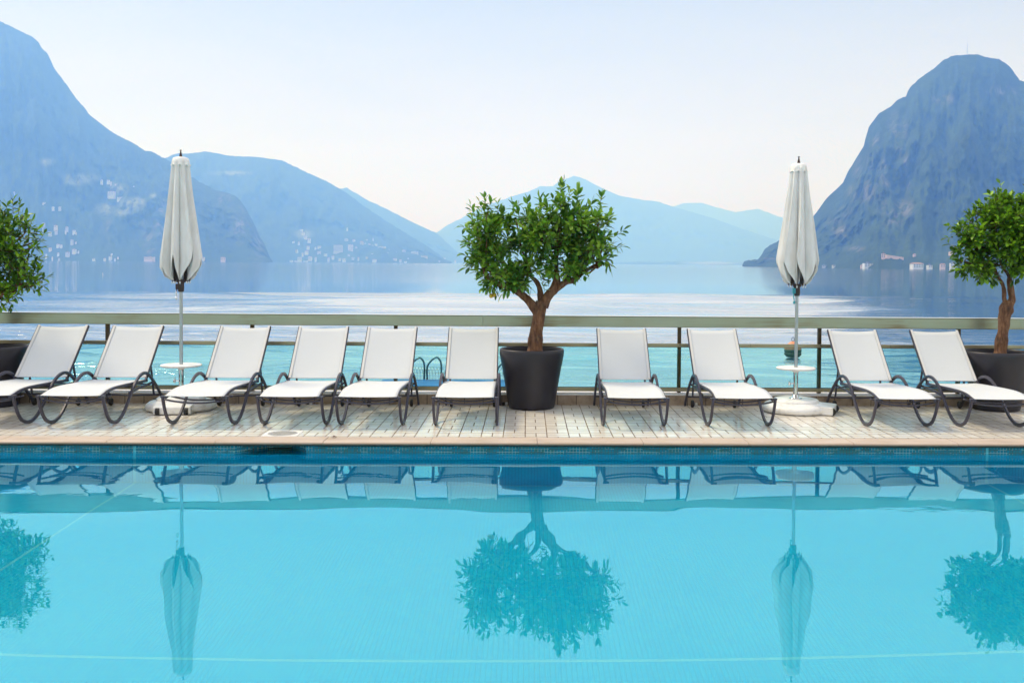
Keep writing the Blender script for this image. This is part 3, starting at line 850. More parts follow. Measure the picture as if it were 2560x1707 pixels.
# middle tree, traced frame (1120,440) at 3.408
mid_limbs = [
    ([(738, 1520, 0), (742, 1450, 0), (752, 1330, 0), (768, 1230, 0), (785, 1140, 0), (800, 1070, 0)], 60, 50, ((0., .25, .12), (.3, .08, .1))),
    ([(768, 1180, 0), (735, 1120, 0), (660, 1035, .0), (560, 965, -.03), (470, 925, -.05), (400, 905, -.06), (330, 850, -.05), (300, 780, -.02)], 42, 14, ((.15, .1, .1), (.55, -.1, .15))),
    ([(800, 1110, .02), (788, 1030, .04), (785, 960, .05), (745, 895, .06), (705, 850, .06), (680, 760, .05)], 30, 12, ()),
    ([(810, 1110, 0), (850, 1030, 0), (905, 965, 0), (922, 900, 0), (922, 820, 0), (918, 740, 0), (930, 620, 0)], 48, 16, ((.35, .15, .12), (.75, -.12, .1))),
    ([(925, 955, 0), (1000, 905, -.03), (1080, 880, -.05), (1130, 830, -.06), (1200, 790, -.05), (1275, 755, -.04)], 32, 12, ((.5, .15, .2),)),
    ([(1020, 900, 0), (1022, 830, .05), (1030, 720, .06)], 16, 10, ())]
mid_blobs = [(290, 400, 110, 120, 0), (230, 470, 80, 120, .1), (410, 430, 90, 110, .05), (300, 560, 130, 110, -.15), (420, 600, 130, 110, .1), (290, 700, 100, 90, 0), (400, 760, 130, 100, -.12),
             (380, 840, 80, 60, .05), (540, 800, 70, 90, .0), (590, 870, 80, 60, -.05), (620, 790, 60, 70, .1),
             (620, 420, 95, 90, .05), (570, 400, 60, 60, -.1), (720, 400, 100, 110, -.1), (660, 560, 110, 90, .12), (780, 520, 130, 120, -.18), (770, 660, 100, 70, .05), (830, 700, 80, 60, -.1), (840, 400, 100, 110, .15),
             (980, 340, 100, 130, 0), (1080, 400, 100, 110, -.15), (960, 500, 130, 120, -.1), (1100, 560, 140, 120, .12), (1010, 640, 110, 80, .0), (1200, 420, 110, 100, .08), (1310, 430, 110, 110, -.08),
             (1380, 540, 85, 100, .05), (1250, 580, 130, 110, -.15), (1340, 670, 70, 70, 0), (1150, 700, 110, 80, -.05), (1080, 770, 70, 60, .05), (1180, 800, 60, 45, -.08), (1000, 780, 40, 60, -.1), (350, 860, 90, 60, -.1), (450, 860, 90, 60, -.16), (550, 890, 80, 55, -.14), (640, 850, 60, 55, -.1), (690, 790, 60, 60, -.12), (1000, 820, 50, 50, -.1), (1090, 810, 70, 55, -.15), (1180, 830, 60, 45, -.15), (1270, 770, 70, 50, -.1), (1340, 730, 50, 50, -.05), (860, 760, 60, 45, -.1), (230, 640, 70, 90, 0), (300, 330, 50, 70, 0)]
mid_blobs = [(790 + (a - 790) * .93, b_, c_, d_, e_) for a, b_, c_, d_, e_ in mid_blobs]
mid_sp = [(300, 290, -.1, 1, 0, 9), (270, 340, -.2, 1, 0, 9), (200, 340, -.5, 1, .1, 8), (150, 450, -1, .1, 0, 6), (160, 600, -1, .4, 0, 7), (165, 690, -1, .1, .05, 7), (190, 770, -1, -.2, 0, 5), (405, 320, .1, 1, 0, 7),
          (555, 330, -.3, 1, 0, 8), (560, 310, .3, 1, .05, 6), (690, 330, -.1, 1, 0, 9), (800, 290, -.3, 1, .05, 9), (825, 290, .2, 1, 0, 8), (970, 230, -.1, 1, 0, 14), (985, 190, 0, 1, .02, 12), (1040, 250, .1, 1, 0, 10),
          (1110, 270, .1, 1, 0, 12), (1120, 230, .1, 1, .05, 8), (1210, 310, .4, 1, 0, 8), (1315, 310, .05, 1, 0, 11), (1325, 260, .1, 1, .03, 8), (1400, 400, .3, 1, 0, 7), (1445, 520, 1, .5, 0, 8), (1440, 600, 1, 0, 0, 6), (1380, 720, .3, -1, 0, 6),
          (800, 920, .4, 1, -.06, 8), (860, 940, -.2, 1, -.05, 7), (820, 985, 0, .8, -.08, 4), (690, 930, .1, -1, -.08, 3), (300, 900, -.6, -1, 0, 5), (360, 900, .1, -.8, -.02, 7), (380, 930, 0, -.9, 0, 6), (340, 960, -.6, .2, 0, 5)]
mid_sp = [(790 + (q_[0] - 790) * .95,) + q_[1:] for q_ in mid_sp]
tree('citrus_tree', 'wide branching citrus tree with three thick boughs in the middle pot', (PTS['mid'][0], PY, .70), 1120, 440, 3.408, PY, mid_limbs, mid_blobs, mid_sp, 'leaf', 11, .104, .58, .44, [(368, 1020, -.02), (393, 1012, .0)], -.16)
# right tree, traced frame (2340,440) at 3.409
r_limbs = [
    ([(520, 1530, 0), (528, 1450, 0), (548, 1300, 0), (560, 1190, 0), (578, 1110, 0), (602, 1060, 0)], 50, 48, ((0., .2, .12), (.76, .35, .09))),
    ([(575, 1090, 0), (558, 1040, 0), (558, 970, 0), (540, 910, 0), (505, 850, 0), (470, 740, 0)], 20, 11, ()),
    ([(598, 1090, 0), (624, 1040, 0), (616, 960, 0), (605, 880, 0), (615, 800, 0), (650, 650, 0)], 34, 15, ((.15, .15, .1), (.6, .1, .08))),
    ([(608, 860, 0), (560, 760, .05), (520, 640, .08)], 14, 9, ()),
    ([(618, 840, 0), (700, 740, -.05), (800, 600, -.05)], 20, 10, ())]
r_blobs = [(540, 190, 75, 75, 0), (620, 240, 110, 100, .1), (440, 280, 100, 90, -.05), (340, 370, 110, 90, .05), (210, 470, 85, 75, 0), (300, 500, 110, 95, -.15), (420, 430, 120, 110, -.2), (560, 380, 130, 120, -.25),
           (230, 560, 70, 60, .05), (370, 600, 110, 90, .1), (500, 560, 120, 110, -.2), (230, 720, 75, 70, 0), (320, 760, 80, 80, -.1), (400, 700, 100, 90, .1), (420, 810, 70, 55, 0), (620, 560, 130, 110, -.2), (560, 700, 100, 80, -.05),
           (700, 300, 110, 110, -.1), (740, 440, 120, 130, -.2), (700, 620, 120, 110, .05), (680, 780, 90, 90, -.1), (800, 250, 100, 110, 0), (860, 400, 130, 140, -.05), (830, 580, 130, 130, -.15), (800, 740, 110, 90, 0), (940, 520, 110, 140, .0), (600, 450, 130, 130, .2), (760, 520, 130, 130, .22)]
r_sp = [(540, 150, 0, 1, 0, 8), (440, 210, -.2, 1, 0, 6), (360, 290, -.3, 1, 0, 6), (130, 430, -1, .2, 0, 5), (120, 510, -1, -.2, 0, 5), (170, 610, -.5, -.6, 0, 6), (740, 170, .1, 1, 0, 7), (240, 810, -.2, -1, 0, 4), (330, 850, 0, -1, 0, 4)]
tree('citrus_tree', 'dense round-headed citrus tree with a knotted dark trunk at the right edge', (PTS['right'][0], PY, .70), 2347, 444, 3.409, PY, r_limbs, r_blobs, r_sp, 'leaf_y', 23, .078, .95, .55)
# left tree, traced frame (0,480) at 4.9
l_limbs = [
    ([(-90, 1960, 0), (-85, 1850, 0), (-75, 1700, 0), (-60, 1580, 0)], 78, 66, ((0., .2, .12),)),
    ([(-60, 1600, 0), (0, 1450, 0), (80, 1300, 0), (160, 1100, 0)], 40, 16, ()),
    ([(-65, 1600, 0), (-160, 1420, 0), (-230, 1200, 0)], 42, 16, ()),
    ([(100, 1280, 0), (220, 1180, -.03), (330, 1120, -.05)], 18, 10, ()),
    ([(-100, 1500, 0), (-60, 1200, .08), (0, 900, .05), (60, 700, 0)], 34, 14, ())]
l_blobs = [(60, 380, 130, 120, 0), (190, 400, 130, 110, -.1), (280, 330, 70, 90, .05), (60, 560, 170, 140, -.2), (240, 560, 150, 130, -.15), (390, 520, 110, 100, 0), (440, 620, 90, 90, .1), (150, 730, 170, 130, -.1), (330, 720, 150, 110, -.15), (480, 690, 70, 80, 0),
           (420, 800, 90, 60, .05), (100, 880, 150, 90, .1), (260, 900, 110, 90, 0), (370, 950, 120, 90, -.1), (480, 1050, 90, 70, 0), (400, 1110, 110, 80, -.05), (520, 1140, 60, 45, 0), (180, 1100, 120, 80, .1), (80, 1210, 140, 70, 0), (250, 1230, 90, 60, -.05), (30, 1330, 80, 55, 0), (200, 1340, 50, 35, 0),
           (-120, 420, 170, 150, 0), (-250, 600, 200, 190, 0), (-150, 800, 220, 180, -.1), (-300, 950, 190, 190, 0), (-120, 1100, 190, 150, 0), (-260, 1220, 150, 110, 0)]
l_sp = [(260, 270, 0, 1, 0, 10), (325, 280, .1, 1, 0, 9), (180, 260, -.1, 1, 0, 6), (40, 260, 0, 1, 0, 6), (100, 260, 0, 1, 0, 5), (400, 430, .1, 1, 0, 7), (460, 460, .3, 1, 0, 7), (540, 640, .8, .8, 0, 9), (540, 700, 1, .1, 0, 6), (510, 990, .3, 1, 0, 7), (580, 1100, .9, .5, 0, 9), (560, 1160, .8, .1, 0, 5), (520, 800, .3, -1, 0, 4), (230, 1350, .3, -.8, 0, 5), (60, 1380, 0, -1, 0, 5)]
tree('citrus_tree', 'citrus tree with bright green upright shoots at the left picture edge', (PTS['left'][0], PY, .70), -20, 480, 4.9, PY, l_limbs, l_blobs, l_sp, 'leaf_y', 37, .098, .60, .36)

# ------------------------------------------------------------------ small things on the terrace
for i, (px_, py_, lb) in enumerate([(834, 1092.6, 'dry brown leaf lying on the coping right of the round lid'), (1925, 1068, 'dark speck of leaf on the deck right of the lounger by the right parasol'),
                                    (2373, 1068.5, 'dry leaf crumb on the deck between the last two loungers on the right'), (2486, 1097.5, 'dry dark leaf crumb on the coping near the right picture edge')]):
    p = onz(px_, py_, 0.004); sc_ = [.030, .012, .011, .009][i]
    lm = MB(); leaf(lm, Vector((-sc_, 0, .004)), Vector((1, .3, .05)), Vector((0, .2, 1)), sc_ * 2, sc_ * 1.1, random); leaf(lm, Vector((0, -sc_ * .4, .004)), Vector((.3, 1, .3)), Vector((.3, 0, 1)), sc_ * 1.4, sc_ * .8, random)
    o_ = lm.build('fallen_leaf', M['leaf_litter']); o_.location = p
    tag(o_, lb, 'fallen leaf', 'fallen leaf bits')
for px_, lb in [(769, 'small black and white fitting at the kerb foot under the fourth lounger from the left'), (1262, 'small black and white fitting at the kerb foot beside the middle pot'), (1735, 'small black and white fitting at the kerb foot left of the right parasol')]:
    p = onz(px_, 1009, .02); e_ = empty('kerb_fitting', (p.x, YK - .03, 0)); tag(e_, lb, 'kerb fitting', 'fittings along the kerb')
    MB().box(-.03, .0, -.02, .028, .0, .035).build('black_body', M['black'], e_, bevel=.005)
    wc = MB().lathe([(0, 0), (.016, .0), (.019, .008), (.017, .032), (.008, .036), (0, .036)], 12, .02, 0); wc.build('white_cap', M['white'], e_, auto=40)

# bathing pontoon beyond the railing with ladder and netting
p0 = ony(1045, 947, 18.); p1 = ony(1320, 947, 18.)
pz = ony(1170, 948.5, 18.).z
pt = empty('bathing_pontoon', ((p0.x + p1.x) / 2, 16, pz)); hw = 1.6
tag(pt, 'blue covered bathing pontoon beyond the glass, left of the middle pot', 'pontoon')
MB().box(-1.62, 1.5, -2.6, 2.0, -.06, 0).build('blue_cover', M['blue'], pt, bevel=.01)
MB().box(-1.62, 1.5, -2.66, -2.602, -.07, .012).build('white_edge', M['white'], pt)
MB().box(-1.6, 1.48, -2.5, 1.95, -.5, -.062).build('float', M['concrete'], pt)
for k in range(2):
    MB().tube([(-1.3 + 2.5 * k, -1.0, -.5), (-1.3 + 2.5 * k, -1.0, -3.2)], .07, n=12).build('pile', M['concrete'], pt)
lx = ony(1068, 940, 18.)
ldr = empty('bathing_ladder', (lx.x, 18., pz)); tag(ldr, 'steel bathing ladder with two arched handrails beyond the glass, between the fifth and sixth lounger', 'ladder')
def hoop(dx, w, h):
    return [(dx - w * .5, 0, 0), (dx - w * .5, 0, h * .55), (dx - w * .2, 0, h * .85), (dx + w * .15, 0, h), (dx + w * .38, 0, h * .9), (dx + w * .5, .02, h * .65), (dx + w * .5, .02, .0), (dx + w * .5, .02, -.6)]
MB().tube(spline(hoop(.125, .25, .40), 5), .018, n=10).build('handrail', M['steel'], ldr, smooth=True)
MB().tube(spline([(a, b_, c_) for a, b_, c_ in hoop(-.18, .25, .39)], 5), .018, n=10).build('handrail', M['steel'], ldr, smooth=True)
for k in range(3): MB().tube([(-.055, .02, -.15 - .25 * k), (.25, .02, -.15 - .25 * k)], .014, n=8).build('rung', M['steel'], ldr)
l2 = ony(1262, 940, 18.)
ld2 = empty('bathing_ladder', (l2.x, 18., pz)); tag(ld2, 'arched steel handrail of a ladder just showing left of the middle pot', 'ladder', 'bathing ladders')
ldr['group'] = 'bathing ladders'
MB().tube(spline(hoop(0, .26, .34), 5), .018, n=10).build('handrail', M['steel'], ld2, smooth=True)
for k in range(3): MB().tube([(-.1, .02, -.15 - .25 * k), (.13, .02, -.15 - .25 * k)], .014, n=8).build('rung', M['steel'], ld2)
# looped wire netting
nt = MB(); xa, xb = lx.x - .28, p1.x + .4; k = int((xb - xa) / .055)
for i in range(k):
    x_ = xa + i * .055
    nt.tube([(x_, 17.9, pz), (x_ + .004, 17.9, pz + .17), (x_ + .03, 17.9, pz + .235 + .008 * math.sin(i * 2.1)), (x_ + .07, 17.9, pz + .235), (x_ + .098, 17.9, pz + .17), (x_ + .104, 17.9, pz + .1)], .0028, n=4, caps=False)
for zz in (.03, .08, .13, .18): nt.tube([(xa + (xb - xa) * q_ / 30, 17.9, pz + zz + .012 * mn.noise(Vector((q_, zz * 30, 1)))) for q_ in range(31)], .0022, n=4, caps=False)
ntb = nt.build('wire_netting', M['wire']); tag(ntb, 'low looped wire netting along the lake side of the blue pontoon', 'netting')

# buoy
bc = onz(1982, 886, -3.)
by = empty('mooring_buoy', (bc.x, bc.y, -3.)); tag(by, 'round mooring buoy with faded orange top and dark waist floating behind the right parasol pole', 'buoy')
s_ = .0172 * bc.y / 41 * 41 / bc.y * (43 / F * bc.y) / 1.0 / .0172 / 2      # radius from its width
MB().lathe([(0, -.35 * s_), (.7 * s_, -.3 * s_), (.98 * s_, -.02 * s_), (1.0 * s_, .2 * s_), (.95 * s_, .24 * s_), (.95 * s_, .3 * s_), (1.0 * s_, .34 * s_), (1.0 * s_, .56 * s_), (.96 * s_, .60 * s_)], 40).build('float_body', M['buoy_dark'], by, smooth=True)
MB().lathe([(.96 * s_, .60 * s_), (.99 * s_, .64 * s_), (.99 * s_, .84 * s_), (.9 * s_, .9 * s_), (.55 * s_, 1.30 * s_), (.32 * s_, 1.48 * s_), (.1 * s_, 1.54 * s_), (0, 1.54 * s_)], 40).build('orange_top', M['orange'], by, smooth=True)
rg = [(.15 * s_ * math.cos(a / 12 * 6.283), 0, 1.78 * s_ + .25 * s_ * math.sin(a / 12 * 6.283)) for a in range(12)]
MB().tube(rg, .035 * s_, n=8, closed=True).build('mooring_ring', M['dark_metal'], by, smooth=True)

# ------------------------------------------------------------------ lake
def wave(x, y):
    calm = 1 - .8 * min(1, max(0, (x - y * .31 + 3) / 14))
    end = min(1, max(0, (152 + x * .07 - y) / 5)) * min(1, (y - 26) / 5)
    if end <= 0: return 0.
    g1 = .55 + .6 * max(0, min(1, .55 + 1.6 * mn.noise(Vector((x * .03, y * .06, 7)))))
    h = 0.
    for ly, sl, k, ymax in ((1.1, .075, 2.6, 62), (2.4, .085, 3.0, 95), (6.5, .07, 3.0, 999), (17., .05, 2.6, 999)):
        f = min(1, max(0, (ymax - y) / (ymax * .3)))
        if f: h += f * sl * ly * .85 * mn.noise(Vector((x / (ly * k) + ly * 9, y / ly + .15 * x / ly, ly)))
    return h * end * calm * g1
rows = [28.]
while rows[-1] < 165: rows.append(rows[-1] + max(.16, rows[-1] ** 2 / 4697 * .62))
rows.append(170.)
NC = 430; a0_, a1_ = -.68, .64
vs = []; fs = []
for r_, y_ in enumerate(rows):
    for c_ in range(NC + 1):
        x_ = (a0_ + (a1_ - a0_) * c_ / NC) * (y_ * .85 + 12)
        edge_ = r_ in (0, len(rows) - 1) or c_ in (0, NC)
        vs.append((x_, y_, -3 + (0 if edge_ else wave(x_, y_))))
for r_ in range(len(rows) - 1):
    for c_ in range(NC):
        a = r_ * (NC + 1) + c_; fs.append((a, a + 1, a + NC + 2, a + NC + 1))
lk = MB(); lk.add(vs, fs)
ya, yb = rows[0], rows[-1]
xl0, xr0, xl1, xr1 = a0_ * (ya * .85 + 12), a1_ * (ya * .85 + 12), a0_ * (yb * .85 + 12), a1_ * (yb * .85 + 12)
for q_ in (((-8900, 12.37), (10400, 12.37), (10400, ya), (-8900, ya)), ((-8900, ya), (xl0, ya), (xl1, yb), (-8900, yb)),
           ((xr0, ya), (10400, ya), (10400, yb), (xr1, yb)), ((-8900, yb), (10400, yb), (10400, 19400), (-8900, 19400))):
    lk.add([(a, b_, -3.) for a, b_ in q_], [(0, 1, 2, 3)])
struct(lk.build('lake', M['lake'], smooth=True))
lb_ = MB(); quad(lb_, (-8900, -390, -5), (10400, -390, -5), (10400, 19400, -5), (-8900, 19400, -5))
struct(lb_.build('ground', M['concrete']))

# ------------------------------------------------------------------ mountains
def mountmat(name, forest, rockcol):
    m, t, b = mat(name)
    at = t.nodes.new('ShaderNodeAttribute'); at.attribute_name = 'cover'
    sc = t.nodes.new('ShaderNodeSeparateColor'); t.links.new(at.outputs['Color'], sc.inputs[0])
    rk, md = N(t, sc.outputs[0]), N(t, sc.outputs[1])
    o, x, y, z = coords(t, 'World')
    n1 = noise(t, o, .035, 8, .72); n2 = noise(t, vec(t, x * 1., y * .5, z * .25), .035, 6, .7); n3 = noise(t, o, .004, 4, .6)
    fc = ramp(t, n1 * .6 + n3 * .4, [(.35, tuple(c * .5 for c in forest)), (.5, forest), (.65, tuple(c * 1.8 for c in forest))])
    rm = (rk * 1.5 * n2.ss(.44, .66) * .6).clamp()
    c = mixc(t, rm, fc, rockcol)
    mm = (md * 1.6 * n1.ss(.36, .5)).clamp()
    c = mixc(t, mm, c, (.20, .23, .11))
    t.links.new(c, b.inputs['Base Color']); b.inputs['Roughness'].default_value = .95; b.inputs['Specular IOR Level'].default_value = .05
    bump(t, b, n1 + n2 * .6, .8, 4.)
    return m
M['forest'] = mountmat('forested_slope', (.030, .050, .018), (.22, .19, .17))
HOR = 657.8
def lat(px): return (px - PW / 2 - SX) / F
def resample(pts, step):
    out = [pts[0]]
    for (a, b_), (c_, d_) in zip(pts, pts[1:]):
        n_ = max(1, int(abs(c_ - a) / step))
        for i in range(1, n_ + 1): out.append((a + (c_ - a) * i / n_, b_ + (d_ - b_) * i / n_))
    return out
TERR = {}
def mountain(name, prof, dr, ds, step=4, nv=60, pw=.75, jag=1.2, patches=(), seed=0, back=1500, dbase=None):
    """prof: ridge line traced (px,py); dr/ds: distance (m) of ridge / shore, numbers or functions of px"""
    fr_ = dr if callable(dr) else (lambda p: dr); fs_ = ds if callable(ds) else (lambda p: ds)
    cols = resample(prof, step); nb = 8
    vs, cv = [], []
    for ci, (px_, py_) in enumerate(cols):
        Dr, Ds = fr_(px_), fs_(px_)
        jg = jag * (mn.fractal(Vector((px_ * .11, seed, 0)), .6, 2, 5)) + jag * .6 * mn.noise(Vector((px_ * .5, seed, 4)))
        rp = ony(px_, py_ - jg, Dr)
        xr, H_ = rp.x / Dr, rp.z + 3.
        if H_ < 4: H_ = 4.
        for v in range(nv + 1):
            f = v / nv
            y_ = Ds + (Dr - Ds) * f
            fn = mn.fractal(Vector((px_ * .018, f * 3.2, seed + 9)), .8, 2.1, 6)
            fn2 = mn.fractal(Vector((px_ * .06, f * 9, seed + 19)), .8, 2.1, 4)
            w = math.sin(math.pi * f) 
            # elevation rises monotonically towards the ridge as seen from the lake
            e = (H_ / Dr) * (f ** pw) * (1 - .05 * w * fn)
            z_ = e * y_ - 3.
            y2 = y_ + (Dr - Ds) * (.13 * fn + .035 * fn2) * w
            p = Vector((xr * y2, y2, max(z_ * (y2 / y_), -3.2 if f > 0 else -4.5)))
            if f == 0: p.z = -4.5
            elif f < .02: p.z = max(p.z, -2.)
            vs.append(p)
            qx, qy = proj(p)
            rk = gd = 0.
            for (cx_, cy_, ax, ay, kd) in patches:
                d2 = ((qx - cx_) / ax) ** 2 + ((qy - cy_) / ay) ** 2
                if d2 < 2.2:
                    g_ = math.exp(-d2 * 1.1)
                    if kd: gd = max(gd, g_)
                    else: rk = max(rk, g_)
            cv.append((rk, gd, 0, 1))
        for k in range(1, nb + 1):
            f = k / nb; y_ = Dr + back * f
            vs.append(Vector((xr * y_, y_, (H_) * (1 - f) ** 1.2 - 3. - (1.5 if k == nb else 0)))); cv.append((0, 0, 0, 1))
    m_ = nv + 1 + nb; fs = []
    for i in range(len(cols) - 1):
        for v in range(m_ - 1):
            a = i * m_ + v; fs.append((a, a + m_, a + m_ + 1, a + 1))
    o_ = MB().add(vs, fs).build(name, M['forest'], smooth=True)
    at = o_.data.color_attributes.new('cover', 'FLOAT_COLOR', 'POINT')
    at.data.foreach_set('color', [c for q_ in cv for c in q_])
    struct(o_); TERR[name] = (prof, fr_, fs_, pw, o_)
    return o_
def ground_pt(name, px_, py_):
    """a point of that slope under the traced pixel"""
    prof, fr_, fs_, pw, o_ = TERR[name]
    py_r = prof[0][1]
    for (a, b_), (c_, d_) in zip(prof, prof[1:]):
        if min(a, c_) <= px_ <= max(a, c_) and a != c_: py_r = b_ + (d_ - b_) * (px_ - a) / (c_ - a)
    Dr, Ds = fr_(px_), fs_(px_)
    top = ony(px_, py_r, Dr).z + 3.
    f = .5
    for _ in range(20):
        D = Ds + (Dr - Ds) * f; zz = ony(px_, py_, D).z + 3.
        e = max(0., zz) / D / (top / Dr)
        f = min(1, max(0, e)) ** (1 / pw)
    D = Ds + (Dr - Ds) * f
    return ony(px_, py_, D), D

P1 = [(-1900, 640), (-1500, 560), (-1150, 480), (-900, 400), (-700, 310), (-560, 210), (-420, 120), (-280, 50), (-150, 20), (-60, 28), (0, 54), (20, 63), (54, 80), (83, 93.5), (97, 106), (103, 120), (119, 134), (126, 150), (136, 172), (153, 194), (173, 221), (190, 247), (211, 269), (223, 287), (250, 308), (279, 330), (303, 343), (340, 362), (364, 378), (378, 378), (395, 388), (413, 397),
      (440, 413), (470, 436), (500, 456), (541, 476), (575, 484), (592, 492), (607, 509), (618, 528), (630, 550), (640, 570), (650, 592), (662, 612), (670, 632), (678, 650), (682, 652)]
pat1 = [(120, 405, 16, 8, 1), (206, 447, 38, 11, 1), (185, 455, 20, 8, 1), (292, 472, 22, 12, 1), (325, 510, 26, 14, 1), (308, 530, 20, 9, 1), (345, 505, 16, 10, 1), (383, 490, 8, 6, 1), (260, 522, 20, 12, 1),
        (404, 520, 12, 34, 0), (400, 560, 20, 34, 0), (360, 545, 12, 30, 0), (610, 510, 14, 14, 0), (646, 600, 16, 44, 0), (600, 560, 24, 40, 0), (450, 600, 20, 30, 0), (375, 610, 14, 30, 0), (272, 580, 10, 30, 0), (560, 500, 20, 14, 0)]
mountain('left_mountain', P1, lambda p: 4500 - max(0, p - 350) * 2.2, 3200, 4, 90, .9, 2.0, pat1, 1, 1800)
P2 = [(380, 420), (413, 396), (429, 389), (442, 384), (476, 384), (514, 379), (544, 384), (575, 390), (646, 393), (704, 401), (748, 422), (800, 446), (816, 453), (867, 483), (908, 514), (940, 535), (969, 555), (1020, 586), (1061, 611), (1085, 628), (1102, 639), (1117, 650), (1130, 655)]
pat2 = [(576, 433, 44, 5, 1), (760, 585, 20, 10, 1)]
mountain('middle_left_hills', P2, 6600, 4900, 5, 60, .85, 1.8, pat2, 2, 1600)
P3 = [(780, 480), (867, 470), (918, 500), (969, 524), (1020, 550), (1061, 570), (1092, 583), (1122, 611), (1140, 628), (1153, 640), (1168, 655)]
mountain('farther_left_ridge', P3, 9000, 8000, 6, 26, .85, 1.5, (), 3, 1200)
P4 = [(1000, 640), (1040, 610), (1094, 580), (1120, 562), (1154, 546), (1190, 525), (1230, 509), (1290, 488), (1322, 479), (1350, 466), (1382, 466), (1400, 452), (1420, 446), (1434, 440), (1448, 443), (1464, 449), (1490, 463), (1524, 479), (1550, 490), (1578, 495), (1612, 501), (1644, 504), (1682, 517), (1730, 530), (1780, 545), (1850, 570), (1940, 600), (2040, 640)]
mountain('far_central_mountain', P4, 12500, 10800, 7, 30, .85, 1.0, (), 4, 1500)
P5 = [(1600, 560), (1660, 530), (1682, 517), (1709, 508), (1752, 507), (1796, 520), (1839, 531), (1860, 527), (1894, 522), (1948, 542), (1990, 555), (2060, 570), (2200, 600), (2300, 640)]
mountain('farthest_right_ridge', P5, 16000, 14200, 8, 20, .85, .9, (), 5, 1200)
P6 = [(1856, 664), (1860, 654), (1872, 650), (1895, 649), (1901, 641), (1905, 634), (1911, 624), (1925, 613), (1948, 601), (1975, 583), (2000, 566), (2034, 540), (2068, 494), (2090, 474), (2107, 458), (2118, 433), (2137, 402), (2160, 364), (2163, 350), (2172, 318), (2197, 284), (2225, 268), (2248, 247), (2265, 242), (2269, 230), (2275, 219), (2302, 194), (2336, 171), (2359, 150), (2386, 139), (2417, 137), (2447, 137), (2466, 144), (2497, 148), (2520, 163), (2532, 176), (2539, 188), (2549, 200), (2560, 205), (2620, 232), (2720, 262), (2860, 320), (3050, 430), (3300, 540), (3600, 620), (3800, 655)]
Z6 = [(950, 600, 14, 60), (880, 560, 30, 60), (900, 700, 20, 60), (760, 680, 20, 40), (820, 940, 22, 22), (955, 790, 14, 36), (950, 1100, 50, 45), (880, 1160, 55, 45), (700, 980, 45, 60), (560, 1120, 34, 30), (600, 1000, 30, 40), (790, 1050, 30, 50), (960, 920, 14, 60),
      (1200, 390, 70, 22), (1570, 340, 90, 26), (480, 1200, 40, 30), (630, 1365, 50, 14), (640, 840, 26, 50), (720, 800, 26, 50), (60, 1428, 90, 6), (530, 1250, 40, 30), (800, 850, 30, 60)]
pat6 = [(1900 + a / 2.6136, 100 + b_ / 2.6136, c_ / 2.6136 * 1.2, d_ / 2.6136 * 1.2, 0) for a, b_, c_, d_ in Z6]
mountain('right_mountain', P6, lambda p: 2750 - 0 * p, lambda p: 1480 + max(0, 2200 - p) * 2.6, 3.5, 110, 1.0, 1.8, pat6, 6, 1500)
# low far shore with its flat built-up land
PF = [(1440, 655.5), (1500, 656), (1560, 655), (1600, 654), (1640, 656), (1700, 653), (1740, 655), (1790, 654), (1830, 656), (1880, 655), (1960, 657), (2060, 662)]
mountain('far_shore', PF, 8800, 8300, 3, 6, .8, 1.6, ((1780, 657, 60, 4, 1),), 8, 300)

# radio mast on the right summit
mp = ony(2418, 139, 2750); mh = 46 / F * 2750
ms_ = empty('radio_mast', (mp.x, mp.y, mp.z)); tag(ms_, 'thin radio mast on the summit of the right mountain', 'radio mast')
tw_ = MB()
for a in range(3):
    c_, s_2 = math.cos(a * 2.094) * 1.0, math.sin(a * 2.094) * 1.0
    tw_.tube([(c_, s_2, -14), (c_ * .8, s_2 * .8, mh * .6)], .22, n=4)
for k in range(16):
    z_ = -6 + k * (mh * .6 + 6) / 16
    for a in range(3):
        c1, s1, c2, s2 = math.cos(a * 2.094), math.sin(a * 2.094), math.cos((a + 1) * 2.094), math.sin((a + 1) * 2.094)
        tw_.tube([(c1, s1, z_), (c2, s2, z_ + 3)], .12, n=3, caps=False)
tw_.build('lattice_tower', M['pole'], ms_)
MB().lathe([(0, mh * .6), (.7, mh * .6), (.55, mh * .8), (.35, mh), (0, mh)], 10).build('antenna', M['white'], ms_)

